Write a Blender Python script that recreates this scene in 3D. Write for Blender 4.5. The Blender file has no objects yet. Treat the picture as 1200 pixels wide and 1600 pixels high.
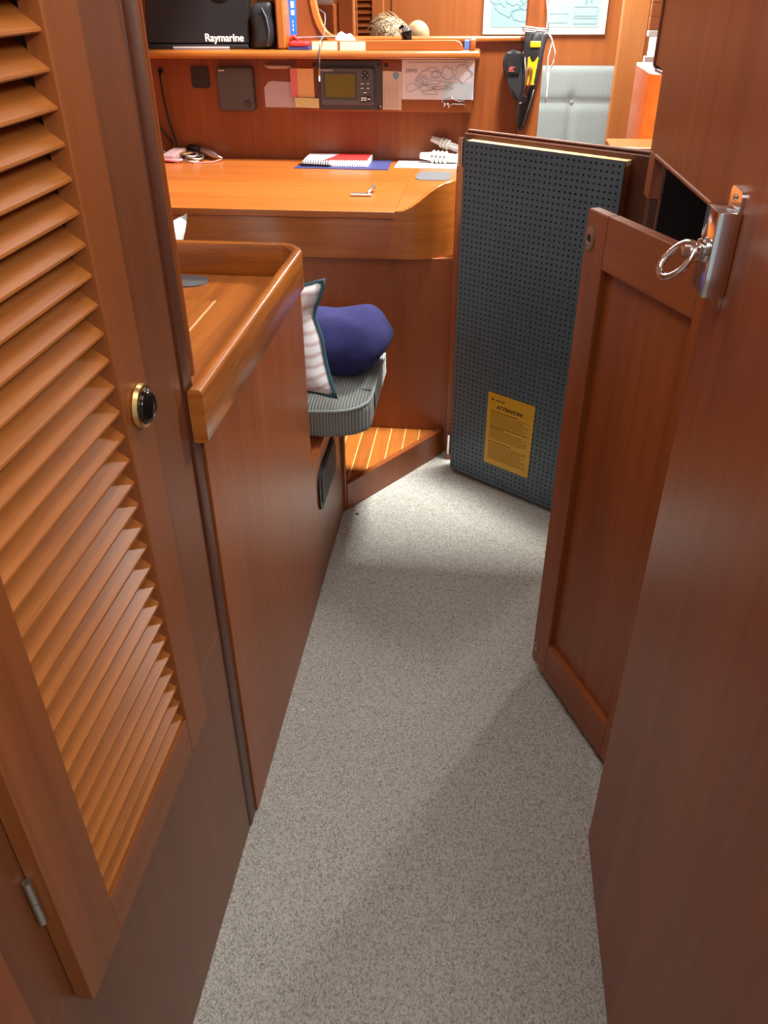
import bpy, bmesh, math, random
from mathutils import Vector, Matrix
random.seed(7)
sc = bpy.context.scene
C = bpy.context.collection
R = math.radians

# ------------------------------------------------------------------ camera, world, lights, exposure
cam_d = bpy.data.cameras.new('camera')
cam_d.sensor_fit = 'VERTICAL'; cam_d.sensor_height = 32.0; cam_d.sensor_width = 24.0
cam_d.lens = 1266.6 / 1600 * 32.0
cam_d.clip_start = 0.02
cam = bpy.data.objects.new('camera', cam_d); C.objects.link(cam)
P, Y, RO = R(33.433), R(6.954), R(0.438)
h = Vector((-math.sin(Y), math.cos(Y), 0)); zz = Vector((0, 0, 1))
f = h*math.cos(P) - zz*math.sin(P)
r0 = Vector((math.cos(Y), math.sin(Y), 0)); u0 = h*math.sin(P) + zz*math.cos(P)
r = r0*math.cos(RO) - u0*math.sin(RO); u = u0*math.cos(RO) + r0*math.sin(RO)
M = Matrix(((r.x, u.x, -f.x, 0), (r.y, u.y, -f.y, 0), (r.z, u.z, -f.z, 1.45), (0, 0, 0, 1)))
cam.matrix_world = M
sc.camera = cam

w = bpy.data.worlds.new('world'); sc.world = w; w.use_nodes = True
w.node_tree.nodes['Background'].inputs[0].default_value = (0.86, 0.93, 1.0, 1)
w.node_tree.nodes['Background'].inputs[1].default_value = 0.5

def area(name, loc, target, sx, sy, power, col=(1, 1, 1)):
    d = bpy.data.lights.new(name, 'AREA'); d.shape = 'RECTANGLE'; d.size = sx; d.size_y = sy
    d.energy = power; d.color = col
    o = bpy.data.objects.new(name, d); C.objects.link(o); o.location = loc
    v = Vector(target) - Vector(loc)
    o.rotation_euler = v.to_track_quat('-Z', 'Y').to_euler()
    return o
area('companionway_daylight', (0.22, 2.56, 3.6), (0.22, 2.56, 0.0), 0.42, 0.38, 300, (1.0, 0.99, 0.96))
area('cockpit_daylight', (1.10, 3.00, 2.35), (-0.3, 1.5, 0.6), 0.35, 0.35, 95, (1.0, 0.99, 0.96))
area('saloon_hatch_daylight', (0.15, 4.25, 1.92), (0.15, 4.25, 0.0), 0.8, 0.7, 34, (1.0, 0.98, 0.93))
area('galley_hatch_daylight', (-0.40, 1.72, 1.935), (-0.40, 1.72, 0.0), 0.6, 0.5, 6, (0.98, 0.99, 1.0))
area('fore_fill_light', (0.44, -0.10, 1.90), (-0.35, 0.75, 1.0), 0.45, 0.35, 18, (1.0, 0.97, 0.93))  # added fill from behind the near door, no known source there
area('passage_fill_light', (-0.06, 0.60, 1.935), (-0.06, 0.60, 0.0), 0.34, 0.40, 4.2, (1.0, 0.97, 0.95))  # added overhead fill for the upper locker, no hatch above it
sc.view_settings.view_transform = 'Standard'
sc.view_settings.look = 'None'
sc.view_settings.exposure = 0.0
sc.view_settings.gamma = 1.0
sc.view_settings.use_curve_mapping = False

# ------------------------------------------------------------------ materials
def mat_base(name):
    m = bpy.data.materials.new(name); m.use_nodes = True
    nt = m.node_tree; b = nt.nodes['Principled BSDF']
    return m, nt, b
def plain(name, col, rough=0.5, metal=0.0, spec=0.5, coat=0.0, noise=0.0, nscale=60, bump=0.0, emit=None, trans=0.0):
    m, nt, b = mat_base(name)
    b.inputs['Base Color'].default_value = (*col, 1); b.inputs['Roughness'].default_value = rough
    b.inputs['Metallic'].default_value = metal; b.inputs['Specular IOR Level'].default_value = spec
    b.inputs['Coat Weight'].default_value = coat
    if trans: b.inputs['Transmission Weight'].default_value = trans
    if emit:
        b.inputs['Emission Color'].default_value = (*emit[0], 1); b.inputs['Emission Strength'].default_value = emit[1]
    if noise or bump:
        tc = nt.nodes.new('ShaderNodeTexCoord'); n = nt.nodes.new('ShaderNodeTexNoise')
        n.inputs['Scale'].default_value = nscale; n.inputs['Detail'].default_value = 4
        nt.links.new(tc.outputs['Object'], n.inputs['Vector'])
        if noise:
            cr = nt.nodes.new('ShaderNodeValToRGB')
            cr.color_ramp.elements[0].position = 0.3; cr.color_ramp.elements[1].position = 0.7
            cr.color_ramp.elements[0].color = (*[c*(1-noise) for c in col], 1)
            cr.color_ramp.elements[1].color = (*[min(1, c*(1+noise)) for c in col], 1)
            nt.links.new(n.outputs['Fac'], cr.inputs['Fac']); nt.links.new(cr.outputs['Color'], b.inputs['Base Color'])
        if bump:
            bp = nt.nodes.new('ShaderNodeBump'); bp.inputs['Strength'].default_value = bump; bp.inputs['Distance'].default_value = 0.002
            nt.links.new(n.outputs['Fac'], bp.inputs['Height']); nt.links.new(bp.outputs['Normal'], b.inputs['Normal'])
    return m

def wood(name, dark, light, axis='z', rough=0.36, coat=0.0, across=38, along=1.3, contrast=(0.3, 0.72), pores=0.10):
    m, nt, b = mat_base(name); N = nt.nodes; L = nt.links
    tc = N.new('ShaderNodeTexCoord'); oi = N.new('ShaderNodeObjectInfo')
    mul = N.new('ShaderNodeVectorMath'); mul.operation = 'SCALE'; mul.inputs[0].default_value = (7.3, 3.1, 5.7)
    L.new(oi.outputs['Random'], mul.inputs['Scale'])
    add = N.new('ShaderNodeVectorMath'); add.operation = 'ADD'
    L.new(tc.outputs['Object'], add.inputs[0]); L.new(mul.outputs[0], add.inputs[1])
    def mp(ac, al):
        k = N.new('ShaderNodeMapping'); s = [ac, ac, ac]
        for q_ in axis: s['xyz'.index(q_)] = al
        k.inputs['Scale'].default_value = s; L.new(add.outputs[0], k.inputs['Vector']); return k
    a = N.new('ShaderNodeTexNoise'); a.inputs['Scale'].default_value = 1.0; a.inputs['Detail'].default_value = 5
    a.inputs['Roughness'].default_value = 0.6; a.inputs['Distortion'].default_value = 0.5
    L.new(mp(across, along).outputs[0], a.inputs['Vector'])
    c = N.new('ShaderNodeTexNoise'); c.inputs['Scale'].default_value = 1.0; c.inputs['Detail'].default_value = 3
    L.new(mp(420, 14).outputs[0], c.inputs['Vector'])
    big = N.new('ShaderNodeTexNoise'); big.inputs['Scale'].default_value = 1.0; big.inputs['Detail'].default_value = 2
    L.new(mp(6, 0.8).outputs[0], big.inputs['Vector'])
    mix = N.new('ShaderNodeMath'); mix.operation = 'MULTIPLY_ADD'; mix.inputs[1].default_value = pores*2
    sub = N.new('ShaderNodeMath'); sub.operation = 'SUBTRACT'; sub.inputs[1].default_value = 0.5
    L.new(c.outputs['Fac'], sub.inputs[0]); L.new(sub.outputs[0], mix.inputs[0])
    av = N.new('ShaderNodeMix'); av.data_type = 'FLOAT'; av.inputs['Factor'].default_value = 0.35
    L.new(a.outputs['Fac'], av.inputs['A']); L.new(big.outputs['Fac'], av.inputs['B'])
    L.new(av.outputs['Result'], mix.inputs[2])
    cr = N.new('ShaderNodeValToRGB')
    cr.color_ramp.elements[0].position = contrast[0]; cr.color_ramp.elements[1].position = contrast[1]
    cr.color_ramp.elements[0].color = (*dark, 1); cr.color_ramp.elements[1].color = (*light, 1)
    L.new(mix.outputs[0], cr.inputs['Fac']); L.new(cr.outputs['Color'], b.inputs['Base Color'])
    b.inputs['Roughness'].default_value = rough; b.inputs['Coat Weight'].default_value = coat
    b.inputs['Coat Roughness'].default_value = 0.2
    bp = N.new('ShaderNodeBump'); bp.inputs['Strength'].default_value = 0.06; bp.inputs['Distance'].default_value = 0.001
    L.new(c.outputs['Fac'], bp.inputs['Height']); L.new(bp.outputs['Normal'], b.inputs['Normal'])
    return m
MD, ML = (0.205, 0.050, 0.011), (0.345, 0.092, 0.020)       # varnished mahogany
GD, GL = (0.30, 0.082, 0.012), (0.54, 0.170, 0.026)         # golden teak
WZ = wood('mahogany_upright', MD, ML, 'z'); WX = wood('mahogany_across', MD, ML, 'x'); WY = wood('mahogany_lengthwise', MD, ML, 'y')
TX = wood('teak_across', (0.27, 0.068, 0.010), (0.45, 0.125, 0.018), 'x', coat=0.2); TY = wood('teak_lengthwise', GD, GL, 'y', coat=0.2); TZ = wood('teak_upright', GD, GL, 'z', coat=0.1)
TG = wood('teak_gloss', (0.26, 0.075, 0.012), (0.56, 0.175, 0.026), 'xy', rough=0.22, coat=0.5, across=55, along=3.5, contrast=(0.36, 0.66))
TGX = wood('teak_gloss_across', (0.26, 0.075, 0.012), (0.50, 0.150, 0.024), 'xy', rough=0.25, coat=0.5, across=55, along=3.5)
SLAT = wood('slat_wood', (0.27, 0.082, 0.014), (0.48, 0.160, 0.028), 'y', rough=0.40, across=120, along=6, contrast=(0.28, 0.74))
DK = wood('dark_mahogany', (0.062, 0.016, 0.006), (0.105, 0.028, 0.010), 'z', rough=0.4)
LOCKF = wood('locker_face_wood', (0.135, 0.040, 0.013), (0.225, 0.070, 0.022), 'z')
LOCKD = wood('locker_door_wood', (0.205, 0.056, 0.013), (0.335, 0.100, 0.023), 'z')
LOCKR = wood('locker_rail_wood', (0.205, 0.056, 0.013), (0.335, 0.100, 0.023), 'y')
CHERRY = wood('saloon_cherry', (0.40, 0.115, 0.028), (0.55, 0.175, 0.045), 'z', rough=0.38, across=22, along=0.8)
CHERRYX = wood('saloon_cherry_across', (0.40, 0.115, 0.028), (0.55, 0.175, 0.045), 'x', rough=0.38, across=22, along=0.8)
HOLLY = plain('holly_inlay', (0.72, 0.44, 0.16), 0.4)
PLY = wood('pale_edge_wood', (0.52, 0.30, 0.12), (0.66, 0.42, 0.19), 'x', rough=0.5)
CHROME = plain('polished_chrome', (0.78, 0.76, 0.74), 0.12, 1.0)
STEEL = plain('dull_steel', (0.55, 0.54, 0.52), 0.35, 1.0)
BRASS = plain('brass', (0.72, 0.50, 0.20), 0.3, 1.0)
AGED = plain('aged_brass', (0.38, 0.32, 0.24), 0.45, 1.0)
BLACKG = plain('glossy_black', (0.006, 0.006, 0.006), 0.12)
BLACKM = plain('matt_black', (0.012, 0.012, 0.013), 0.55, bump=0.2, nscale=300)
CHAR = plain('charcoal_plastic', (0.060, 0.057, 0.058), 0.45)
CHARL = plain('grey_plastic', (0.10, 0.097, 0.098), 0.42)
GREYP = plain('grey_plate', (0.13, 0.13, 0.135), 0.5)
HOLEB = plain('hole_black', (0.004, 0.004, 0.005), 0.9)
PERF = plain('perforated_grey', (0.068, 0.097, 0.114), 0.42, noise=0.06, nscale=9)
WHITE = plain('ceiling_white', (0.78, 0.77, 0.74), 0.6, noise=0.02, nscale=8)
PAPER = plain('white_paper', (0.80, 0.78, 0.80), 0.8, noise=0.03, nscale=30)
PAPERV = plain('lilac_paper', (0.58, 0.50, 0.53), 0.8, noise=0.04, nscale=30)
CREAM = plain('cream_paper', (0.76, 0.62, 0.46), 0.8, noise=0.05, nscale=40)
PINK = plain('pink_note', (0.78, 0.22, 0.22), 0.8, noise=0.03)
ORN = plain('orange_note', (0.85, 0.50, 0.20), 0.8, noise=0.04)
YEL = plain('yellow_note', (0.74, 0.66, 0.30), 0.8, noise=0.05)
PALEY = plain('pale_yellow_note', (0.80, 0.72, 0.46), 0.8, noise=0.06)
INK = plain('ink', (0.10, 0.09, 0.11), 0.8); INKB = plain('blue_ink', (0.30, 0.36, 0.55), 0.8); INKG = plain('grey_ink', (0.42, 0.40, 0.38), 0.8)
RED = plain('red_plastic', (0.62, 0.035, 0.03), 0.4)
NAVY = plain('navy_cover', (0.045, 0.05, 0.16), 0.55)
BLUE = plain('blue_sign', (0.02, 0.17, 0.75), 0.4)
WHITEP = plain('white_plastic', (0.85, 0.85, 0.83), 0.4)
LCD = plain('olive_lcd', (0.17, 0.135, 0.006), 0.25)
YELT = plain('tool_yellow', (0.80, 0.47, 0.01), 0.4)
ATT = plain('amber_sheet', (0.62, 0.32, 0.004), 0.4, noise=0.03, nscale=12)
ATTINK = plain('amber_sheet_ink', (0.035, 0.02, 0.005), 0.7); ATTINK2 = plain('amber_sheet_fine_print', (0.38, 0.19, 0.006), 0.7)
ROPE = plain('white_rope', (0.70, 0.67, 0.62), 0.9, noise=0.12, nscale=500, bump=0.5)
FLEECE = plain('navy_fleece', (0.020, 0.020, 0.105), 0.95, noise=0.18, nscale=45, bump=0.6)
TEALP = plain('teal_piping', (0.045, 0.13, 0.17), 0.7)
SKIN = plain('skin', (0.62, 0.36, 0.25), 0.55); HAIR = plain('blonde_hair', (0.60, 0.48, 0.31), 0.55, noise=0.35, nscale=120)
HAIRB = plain('pale_blonde_bun', (0.72, 0.55, 0.30), 0.6, noise=0.15, nscale=60)
SHIRT = plain('grey_shirt', (0.25, 0.28, 0.33), 0.9, noise=0.05)
INSUL = plain('black_insulation_foil', (0.012, 0.012, 0.012), 0.28)
GLASS = plain('porthole_glass', (0.75, 0.88, 0.95), 0.1, emit=((0.80, 0.93, 1.0), 1.6))
MAPW = plain('chart_paper', (0.46, 0.66, 0.69), 0.5, noise=0.06, nscale=14)
MAPL = plain('chart_lines', (0.25, 0.50, 0.55), 0.7); MAPT = plain('chart_tint', (0.36, 0.60, 0.64), 0.6); MOUNT = plain('cream_mount', (0.82, 0.79, 0.68), 0.6)
LINING = plain('near_black_brown', (0.016, 0.007, 0.005), 0.6)  # very dark brown for the engine space linings
CRUMB = plain('pale_crumb', (0.8, 0.72, 0.68), 0.7)
SOCK = plain('trousers', (0.05, 0.06, 0.10), 0.9)

def rib_mat(name, c1, c2, scale, axis='X', stripes=False, bump=0.6):
    m, nt, b = mat_base(name); N = nt.nodes; L = nt.links
    tc = N.new('ShaderNodeTexCoord'); wv = N.new('ShaderNodeTexWave'); wv.bands_direction = axis
    wv.inputs['Scale'].default_value = scale; wv.inputs['Distortion'].default_value = 0.3 if not stripes else 2.5; wv.inputs['Detail'].default_value = 1
    L.new(tc.outputs['Object'], wv.inputs['Vector'])
    cr = N.new('ShaderNodeValToRGB'); cr.color_ramp.elements[0].color = (*c1, 1); cr.color_ramp.elements[1].color = (*c2, 1)
    if stripes: cr.color_ramp.elements[0].position = 0.0; cr.color_ramp.elements[1].position = 0.55
    L.new(wv.outputs['Fac'], cr.inputs['Fac']); L.new(cr.outputs['Color'], b.inputs['Base Color'])
    b.inputs['Roughness'].default_value = 0.9; b.inputs['Sheen Weight'].default_value = 0.25
    if bump:
        bp = N.new('ShaderNodeBump'); bp.inputs['Strength'].default_value = bump; bp.inputs['Distance'].default_value = 0.003
        L.new(wv.outputs['Fac'], bp.inputs['Height']); L.new(bp.outputs['Normal'], b.inputs['Normal'])
    return m
CORD = rib_mat('grey_green_corduroy', (0.15, 0.17, 0.155), (0.36, 0.38, 0.345), 38, 'X')
CORD2 = rib_mat('pale_blue_corduroy', (0.34, 0.42, 0.42), (0.44, 0.52, 0.52), 32, 'X', bump=0.25)
PILLOW = rib_mat('white_striped_cotton', (0.64, 0.50, 0.49), (0.86, 0.85, 0.86), 11, 'Z', True, 0.0)

def carpet():
    m, nt, b = mat_base('grey_berber_carpet'); N = nt.nodes; L = nt.links
    tc = N.new('ShaderNodeTexCoord')
    mp = N.new('ShaderNodeMapping'); mp.inputs['Scale'].default_value = (1, 0.72, 1); L.new(tc.outputs['Object'], mp.inputs['Vector'])
    n1 = N.new('ShaderNodeTexNoise'); n1.inputs['Scale'].default_value = 290; n1.inputs['Detail'].default_value = 3; n1.inputs['Roughness'].default_value = 0.7
    vo = N.new('ShaderNodeTexVoronoi'); vo.inputs['Scale'].default_value = 330; vo.feature = 'F1'
    n3 = N.new('ShaderNodeTexNoise'); n3.inputs['Scale'].default_value = 3.2; n3.inputs['Detail'].default_value = 3
    for k in (n1, vo): L.new(mp.outputs[0], k.inputs['Vector'])
    L.new(tc.outputs['Object'], n3.inputs['Vector'])
    cr = N.new('ShaderNodeValToRGB'); e = cr.color_ramp.elements
    e[0].position = 0.30; e[0].color = (0.22, 0.205, 0.175, 1); e[1].position = 0.53; e[1].color = (0.58, 0.565, 0.50, 1)
    e2 = cr.color_ramp.elements.new(0.68); e2.color = (0.70, 0.68, 0.61, 1)
    L.new(n1.outputs['Fac'], cr.inputs['Fac'])
    mx = N.new('ShaderNodeMix'); mx.data_type = 'RGBA'; mx.blend_type = 'MULTIPLY'; mx.inputs['Factor'].default_value = 1
    cr2 = N.new('ShaderNodeValToRGB'); cr2.color_ramp.elements[0].color = (0.90, 0.90, 0.90, 1); cr2.color_ramp.elements[1].color = (1.05, 1.05, 1.05, 1)
    L.new(n3.outputs['Fac'], cr2.inputs['Fac']); L.new(cr.outputs['Color'], mx.inputs['A']); L.new(cr2.outputs['Color'], mx.inputs['B'])
    L.new(mx.outputs['Result'], b.inputs['Base Color'])
    b.inputs['Roughness'].default_value = 1.0; b.inputs['Specular IOR Level'].default_value = 0.1
    ad = N.new('ShaderNodeMath'); ad.operation = 'SUBTRACT'; L.new(n1.outputs['Fac'], ad.inputs[0]); L.new(vo.outputs['Distance'], ad.inputs[1])
    bp = N.new('ShaderNodeBump'); bp.inputs['Strength'].default_value = 0.7; bp.inputs['Distance'].default_value = 0.004
    L.new(ad.outputs[0], bp.inputs['Height']); L.new(bp.outputs['Normal'], b.inputs['Normal'])
    return m
CARPET = carpet()

# ------------------------------------------------------------------ mesh helpers
ORG = {}
def thing(name, label, cat, loc=(0, 0, 0), rotz=0, group=None, local=False, kind=None):
    o = bpy.data.objects.new(name, None); C.objects.link(o); o.empty_display_size = 0.05
    o.location = loc; o.rotation_euler = (0, 0, rotz); tag(o, label, cat, group, kind)
    ORG[o] = Vector((0, 0, 0)) if local else Vector(loc)
    return o
def tag(o, label=None, cat=None, group=None, kind=None):
    if label: o['label'] = label
    if cat: o['category'] = cat
    if group: o['group'] = group
    if kind: o['kind'] = kind
    return o
def obj(name, bm, mat, parent=None, smooth=False, label=None, angle=None):
    bmesh.ops.recalc_face_normals(bm, faces=bm.faces)
    if parent is not None: off = ORG[parent]
    else:
        xs = [v.co for v in bm.verts]
        off = Vector(((min(c.x for c in xs)+max(c.x for c in xs))/2, (min(c.y for c in xs)+max(c.y for c in xs))/2, min(c.z for c in xs)))
    bmesh.ops.translate(bm, verts=bm.verts, vec=-off)
    me = bpy.data.meshes.new(name); bm.to_mesh(me); bm.free()
    me.materials.append(mat)
    if smooth:
        for p in me.polygons: p.use_smooth = True
        if smooth == 'auto':
            me.set_sharp_from_angle(angle=R(angle or 35))
    o = bpy.data.objects.new(name, me); C.objects.link(o)
    if parent is not None: o.parent = parent
    else: o.location = off
    ORG[o] = off
    if label: o['label'] = label
    return o
def bx(lo, hi, bev=0.0015, seg=1, bm=None):
    b = bmesh.new(); bmesh.ops.create_cube(b, size=1)
    lo = Vector(lo); hi = Vector(hi); s = hi-lo; c = (hi+lo)/2
    for v in b.verts: v.co = Vector((v.co.x*s.x, v.co.y*s.y, v.co.z*s.z)) + c
    if bev > 0:
        bev = min(bev, min(abs(s.x), abs(s.y), abs(s.z))*0.45)
        bmesh.ops.bevel(b, geom=list(b.edges), offset=bev, segments=seg, profile=0.5, affect='EDGES')
    return merge(bm, b)
def merge(bm, b):
    if bm is None: return b
    me = bpy.data.meshes.new('tmp'); b.to_mesh(me); b.free(); bm.from_mesh(me); bpy.data.meshes.remove(me)
    return bm
def prism(pts, axis, a, b_, bm=None, bev=0.0):
    """polygon pts (2-D) extruded along axis from a to b_. axis y: pts=(x,z); x: (y,z); z: (x,y)"""
    b = bmesh.new()
    def mk(p, t):
        return {'y': (p[0], t, p[1]), 'x': (t, p[0], p[1]), 'z': (p[0], p[1], t)}[axis]
    va = [b.verts.new(mk(p, a)) for p in pts]; vb = [b.verts.new(mk(p, b_)) for p in pts]
    b.faces.new(va); b.faces.new(list(reversed(vb))); n = len(pts)
    for i in range(n): b.faces.new((va[i], va[(i+1) % n], vb[(i+1) % n], vb[i]))
    if bev: bmesh.ops.bevel(b, geom=list(b.edges), offset=bev, segments=1, affect='EDGES')
    return merge(bm, b)
def tube(path, rad, seg=8, closed=False, bm=None, flat=1.0, caps=True):
    b = bmesh.new(); pts = [Vector(p) for p in path]; n = len(pts); rings = []
    up = Vector((0.13, 0.21, 0.97)).normalized()
    for i, p in enumerate(pts):
        if closed: t = pts[(i+1) % n]-pts[i-1]
        else: t = pts[min(i+1, n-1)]-pts[max(i-1, 0)]
        t.normalize(); s = t.cross(up)
        if s.length < 1e-4: s = t.cross(Vector((1, 0, 0)))
        s.normalize(); q = s.cross(t)
        rr = rad[i] if isinstance(rad, (list, tuple)) else rad
        rings.append([b.verts.new(p + (s*math.cos(2*math.pi*k/seg) + q*math.sin(2*math.pi*k/seg)*flat)*rr) for k in range(seg)])
    m = n if closed else n-1
    for i in range(m):
        A, B_ = rings[i], rings[(i+1) % n]
        for k in range(seg): b.faces.new((A[k], A[(k+1) % seg], B_[(k+1) % seg], B_[k]))
    if not closed and caps:
        b.faces.new(rings[0]); b.faces.new(list(reversed(rings[-1])))
    return merge(bm, b)
def sweep(path, prof, bm=None, closed_prof=True):
    """path: list of (x,y) in plan; prof(i): list of (offset to the right, z)"""
    b = bmesh.new(); n = len(path); rings = []
    for i in range(n):
        p = Vector((*path[i], 0)); a = Vector((*path[max(i-1, 0)], 0)); c = Vector((*path[min(i+1, n-1)], 0))
        t1 = (p-a).normalized() if i > 0 else (c-p).normalized(); t2 = (c-p).normalized() if i < n-1 else t1
        t = (t1+t2).normalized(); nr = Vector((t.y, -t.x, 0)); k = 1/max(0.3, t.dot(t2))
        rings.append([b.verts.new(p+nr*o*k+Vector((0, 0, z))) for o, z in prof(i)])
    m = len(rings[0])
    for i in range(n-1):
        for k in range(m): b.faces.new((rings[i][k], rings[i][(k+1) % m], rings[i+1][(k+1) % m], rings[i+1][k]))
    b.faces.new(rings[0]); b.faces.new(list(reversed(rings[-1])))
    return merge(bm, b)
def lathe(prof, seg=24, mat4=None, bm=None):
    b = bmesh.new(); rings = []
    for rr, z in prof:
        rings.append([b.verts.new((rr*math.cos(2*math.pi*k/seg), rr*math.sin(2*math.pi*k/seg), z)) for k in range(seg)])
    for i in range(len(prof)-1):
        for k in range(seg): b.faces.new((rings[i][k], rings[i][(k+1) % seg], rings[i+1][(k+1) % seg], rings[i+1][k]))
    b.faces.new(rings[0]); b.faces.new(rings[-1])
    if mat4 is not None: bmesh.ops.transform(b, matrix=mat4, verts=b.verts)
    return merge(bm, b)
def rrect(x0, y0, x1, y1, rad, n=5):
    pts = []
    for cx, cy, a0 in ((x1-rad, y1-rad, 0), (x0+rad, y1-rad, 90), (x0+rad, y0+rad, 180), (x1-rad, y0+rad, 270)):
        for k in range(n+1):
            a = R(a0+90*k/n); pts.append((cx+rad*math.cos(a), cy+rad*math.sin(a)))
    return pts
def axis_m(loc, d):
    return Matrix.Translation(Vector(loc)) @ Vector(d).to_track_quat('Z', 'Y').to_matrix().to_4x4()
def ellipsoid(c, s, seg=20, rings=12, bm=None):
    b = bmesh.new(); bmesh.ops.create_uvsphere(b, u_segments=seg, v_segments=rings, radius=1)
    for v in b.verts: v.co = Vector((v.co.x*s[0]+c[0], v.co.y*s[1]+c[1], v.co.z*s[2]+c[2]))
    return merge(bm, b)
def text_bm(s, size, mat4, depth=0.0003, align='LEFT', shear=0, stretch=1.0, bold=0.0):
    cu = bpy.data.curves.new('txt', 'FONT'); cu.body = s; cu.size = size; cu.align_x = align; cu.shear = shear; cu.extrude = depth; cu.offset = bold
    o = bpy.data.objects.new('txt', cu); C.objects.link(o)
    bpy.context.view_layer.update()
    me = o.to_mesh(); b = bmesh.new(); b.from_mesh(me); o.to_mesh_clear()
    bpy.data.objects.remove(o); bpy.data.curves.remove(cu)
    for v in b.verts: v.co.x *= stretch
    bmesh.ops.transform(b, matrix=mat4, verts=b.verts)
    return b
def wall_m(x, y, z):      # text frame on a surface facing -y
    return Matrix.Translation((x, y, z)) @ Matrix.Rotation(R(90), 4, 'X')
def soft_box(lo, hi, rad, cuts=10, fn=None):
    """rounded box with a dense grid so that it can be dented"""
    lo = Vector(lo); hi = Vector(hi); c = (lo+hi)/2; hs = (hi-lo)/2
    b = bmesh.new(); bmesh.ops.create_cube(b, size=2)
    bmesh.ops.subdivide_edges(b, edges=list(b.edges), cuts=cuts, use_grid_fill=True)
    for v in b.verts:
        p = Vector((v.co.x*hs.x, v.co.y*hs.y, v.co.z*hs.z))
        q = Vector([max(-hs[i]+rad, min(hs[i]-rad, p[i])) for i in range(3)])
        d = p-q
        if d.length > 1e-9: p = q+d.normalized()*rad
        v.co = p + c
        if fn: v.co = fn(v.co)
    return b

# ------------------------------------------------------------------ the setting
tag(obj('floor', bx((-1.5, -1.2, -0.04), (1.3, 5.1, 0.0), 0), CARPET), 'speckled grey loop carpet running along the narrow passage', 'floor', kind='structure')
cb = None
for lo, hi in (((-1.5, -1.2, 1.95), (1.3, 0.18, 1.99)), ((-1.5, 0.18, 1.95), (1.3, 2.35, 1.99)), ((-1.5, 2.35, 1.95), (-0.75, 3.3, 1.99)), ((0.84, 2.35, 1.95), (1.3, 3.3, 1.99)),
               ((-1.5, 3.3, 1.95), (1.3, 5.1, 1.99))):
    cb = bx(lo, hi, 0, bm=cb)
tag(obj('ceiling', cb, WHITE), 'white deckhead above the cabin', 'ceiling', kind='structure')
tag(obj('wall_left', bx((-1.53, 0.98, 0), (-1.5, 5.1, 1.95), 0), WY), 'mahogany lined hull side beyond the desk', 'wall', kind='structure')
tag(obj('wall_right', bx((1.3, -1.2, 0), (1.33, 5.1, 1.95), 0), WY), 'mahogany lined hull side of the cabin', 'wall', kind='structure')
tag(obj('wall_far', bx((-1.5, 5.0, 0), (1.3, 5.03, 1.95), 0), CHERRY), 'orange wooden far bulkhead of the saloon with the chart', 'wall', kind='structure')
tag(obj('trim_1', bx((-0.548, 4.992, 0.4), (-0.536, 5.0, 1.95), 0.001), CHERRY), 'thin pale joint strip on the far saloon bulkhead', 'trim', kind='structure')
# low partition behind the chart table with its sweeping cut-out
cv = [(-0.675, 1.95), (-0.672, 1.40), (-0.668, 1.37), (-0.660, 1.335), (-0.648, 1.303), (-0.632, 1.277), (-0.612, 1.261), (-0.585, 1.252), (-0.555, 1.250)]
tag(obj('wall_back', prism([(-1.5, 0), (0.11, 0), (0.11, 1.25)] + list(reversed(cv)) + [(-1.5, 1.95)], 'y', 3.42, 3.445), WZ),
    'mahogany bulkhead behind the chart table, curving down to half height', 'wall', kind='structure')
nb = bmesh.new()
prev = None
for i, (x, z) in enumerate(cv):
    a = cv[max(i-1, 0)]; c = cv[min(i+1, len(cv)-1)]; t = Vector((c[0]-a[0], c[1]-a[1])).normalized(); n2 = Vector((-t.y, t.x)) * 0.011
    if n2.x < 0 or True: pass
    ring = [nb.verts.new((x+n2.x*s1, yy, z+n2.y*s1)) for s1, yy in ((1.3, 3.412), (1.6, 3.43), (1.3, 3.455), (-0.3, 3.455), (-0.3, 3.412))]
    if prev: [nb.faces.new((prev[k], prev[(k+1) % 5], ring[(k+1) % 5], ring[k])) for k in range(5)]
    prev = ring
tag(obj('trim_2', nb, TZ, smooth='auto'), 'pale curved nosing along the cut-out of the bulkhead', 'trim', kind='structure')
tag(obj('trim_3', bx((-0.56, 3.405, 1.2495), (0.107, 3.46, 1.267), 0.006, 3), TX, smooth='auto'), 'rounded cap rail on top of the half-height bulkhead', 'trim', kind='structure')
tag(obj('trim_4', bx((0.107, 3.365, 0), (0.178, 3.445, 1.95), 0.008, 3), WZ, smooth='auto'), 'mahogany pillar at the end of the bulkhead with the knife tied on', 'pillar', kind='structure')

tag(obj('trim_6', bx((-0.0885, 2.545, 0), (-0.062, 2.625, 0.99), 0.003, 2), WZ, smooth='auto'), 'narrow hinge post between the desk and the perforated door', 'post', kind='structure')

# ------------------------------------------------------------------ hanging locker, left foreground
lk = thing('hanging_locker', 'tall brown locker with louvred door in the left foreground', 'locker', (-0.42, 0.5, 0))
fp = bx((-0.425, -1.1, 0), (-0.401, 0.985, 0.535), 0.0008)
bx((-0.425, -1.1, 0.535), (-0.401, 0.446, 1.95), 0.0008, bm=fp); bx((-0.425, 0.795, 0.535), (-0.401, 0.985, 1.95), 0.0008, bm=fp)
bx((-0.425, 0.446, 1.76), (-0.401, 0.795, 1.95), 0.0008, bm=fp)
obj('face_panel', fp, LOCKF, lk)
obj('back_panel', bx((-0.72, -1.1, 0), (-0.70, 0.985, 1.95), 0), DK, lk)
obj('end_panel', bx((-0.70, 0.965, 0), (-0.425, 0.985, 1.95), 0), WZ, lk)
obj('corner_post', bx((-0.425, 0.9855, 0), (-0.3978, 1.028, 1.95), 0.007, 3), DK, lk, 'auto')
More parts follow.
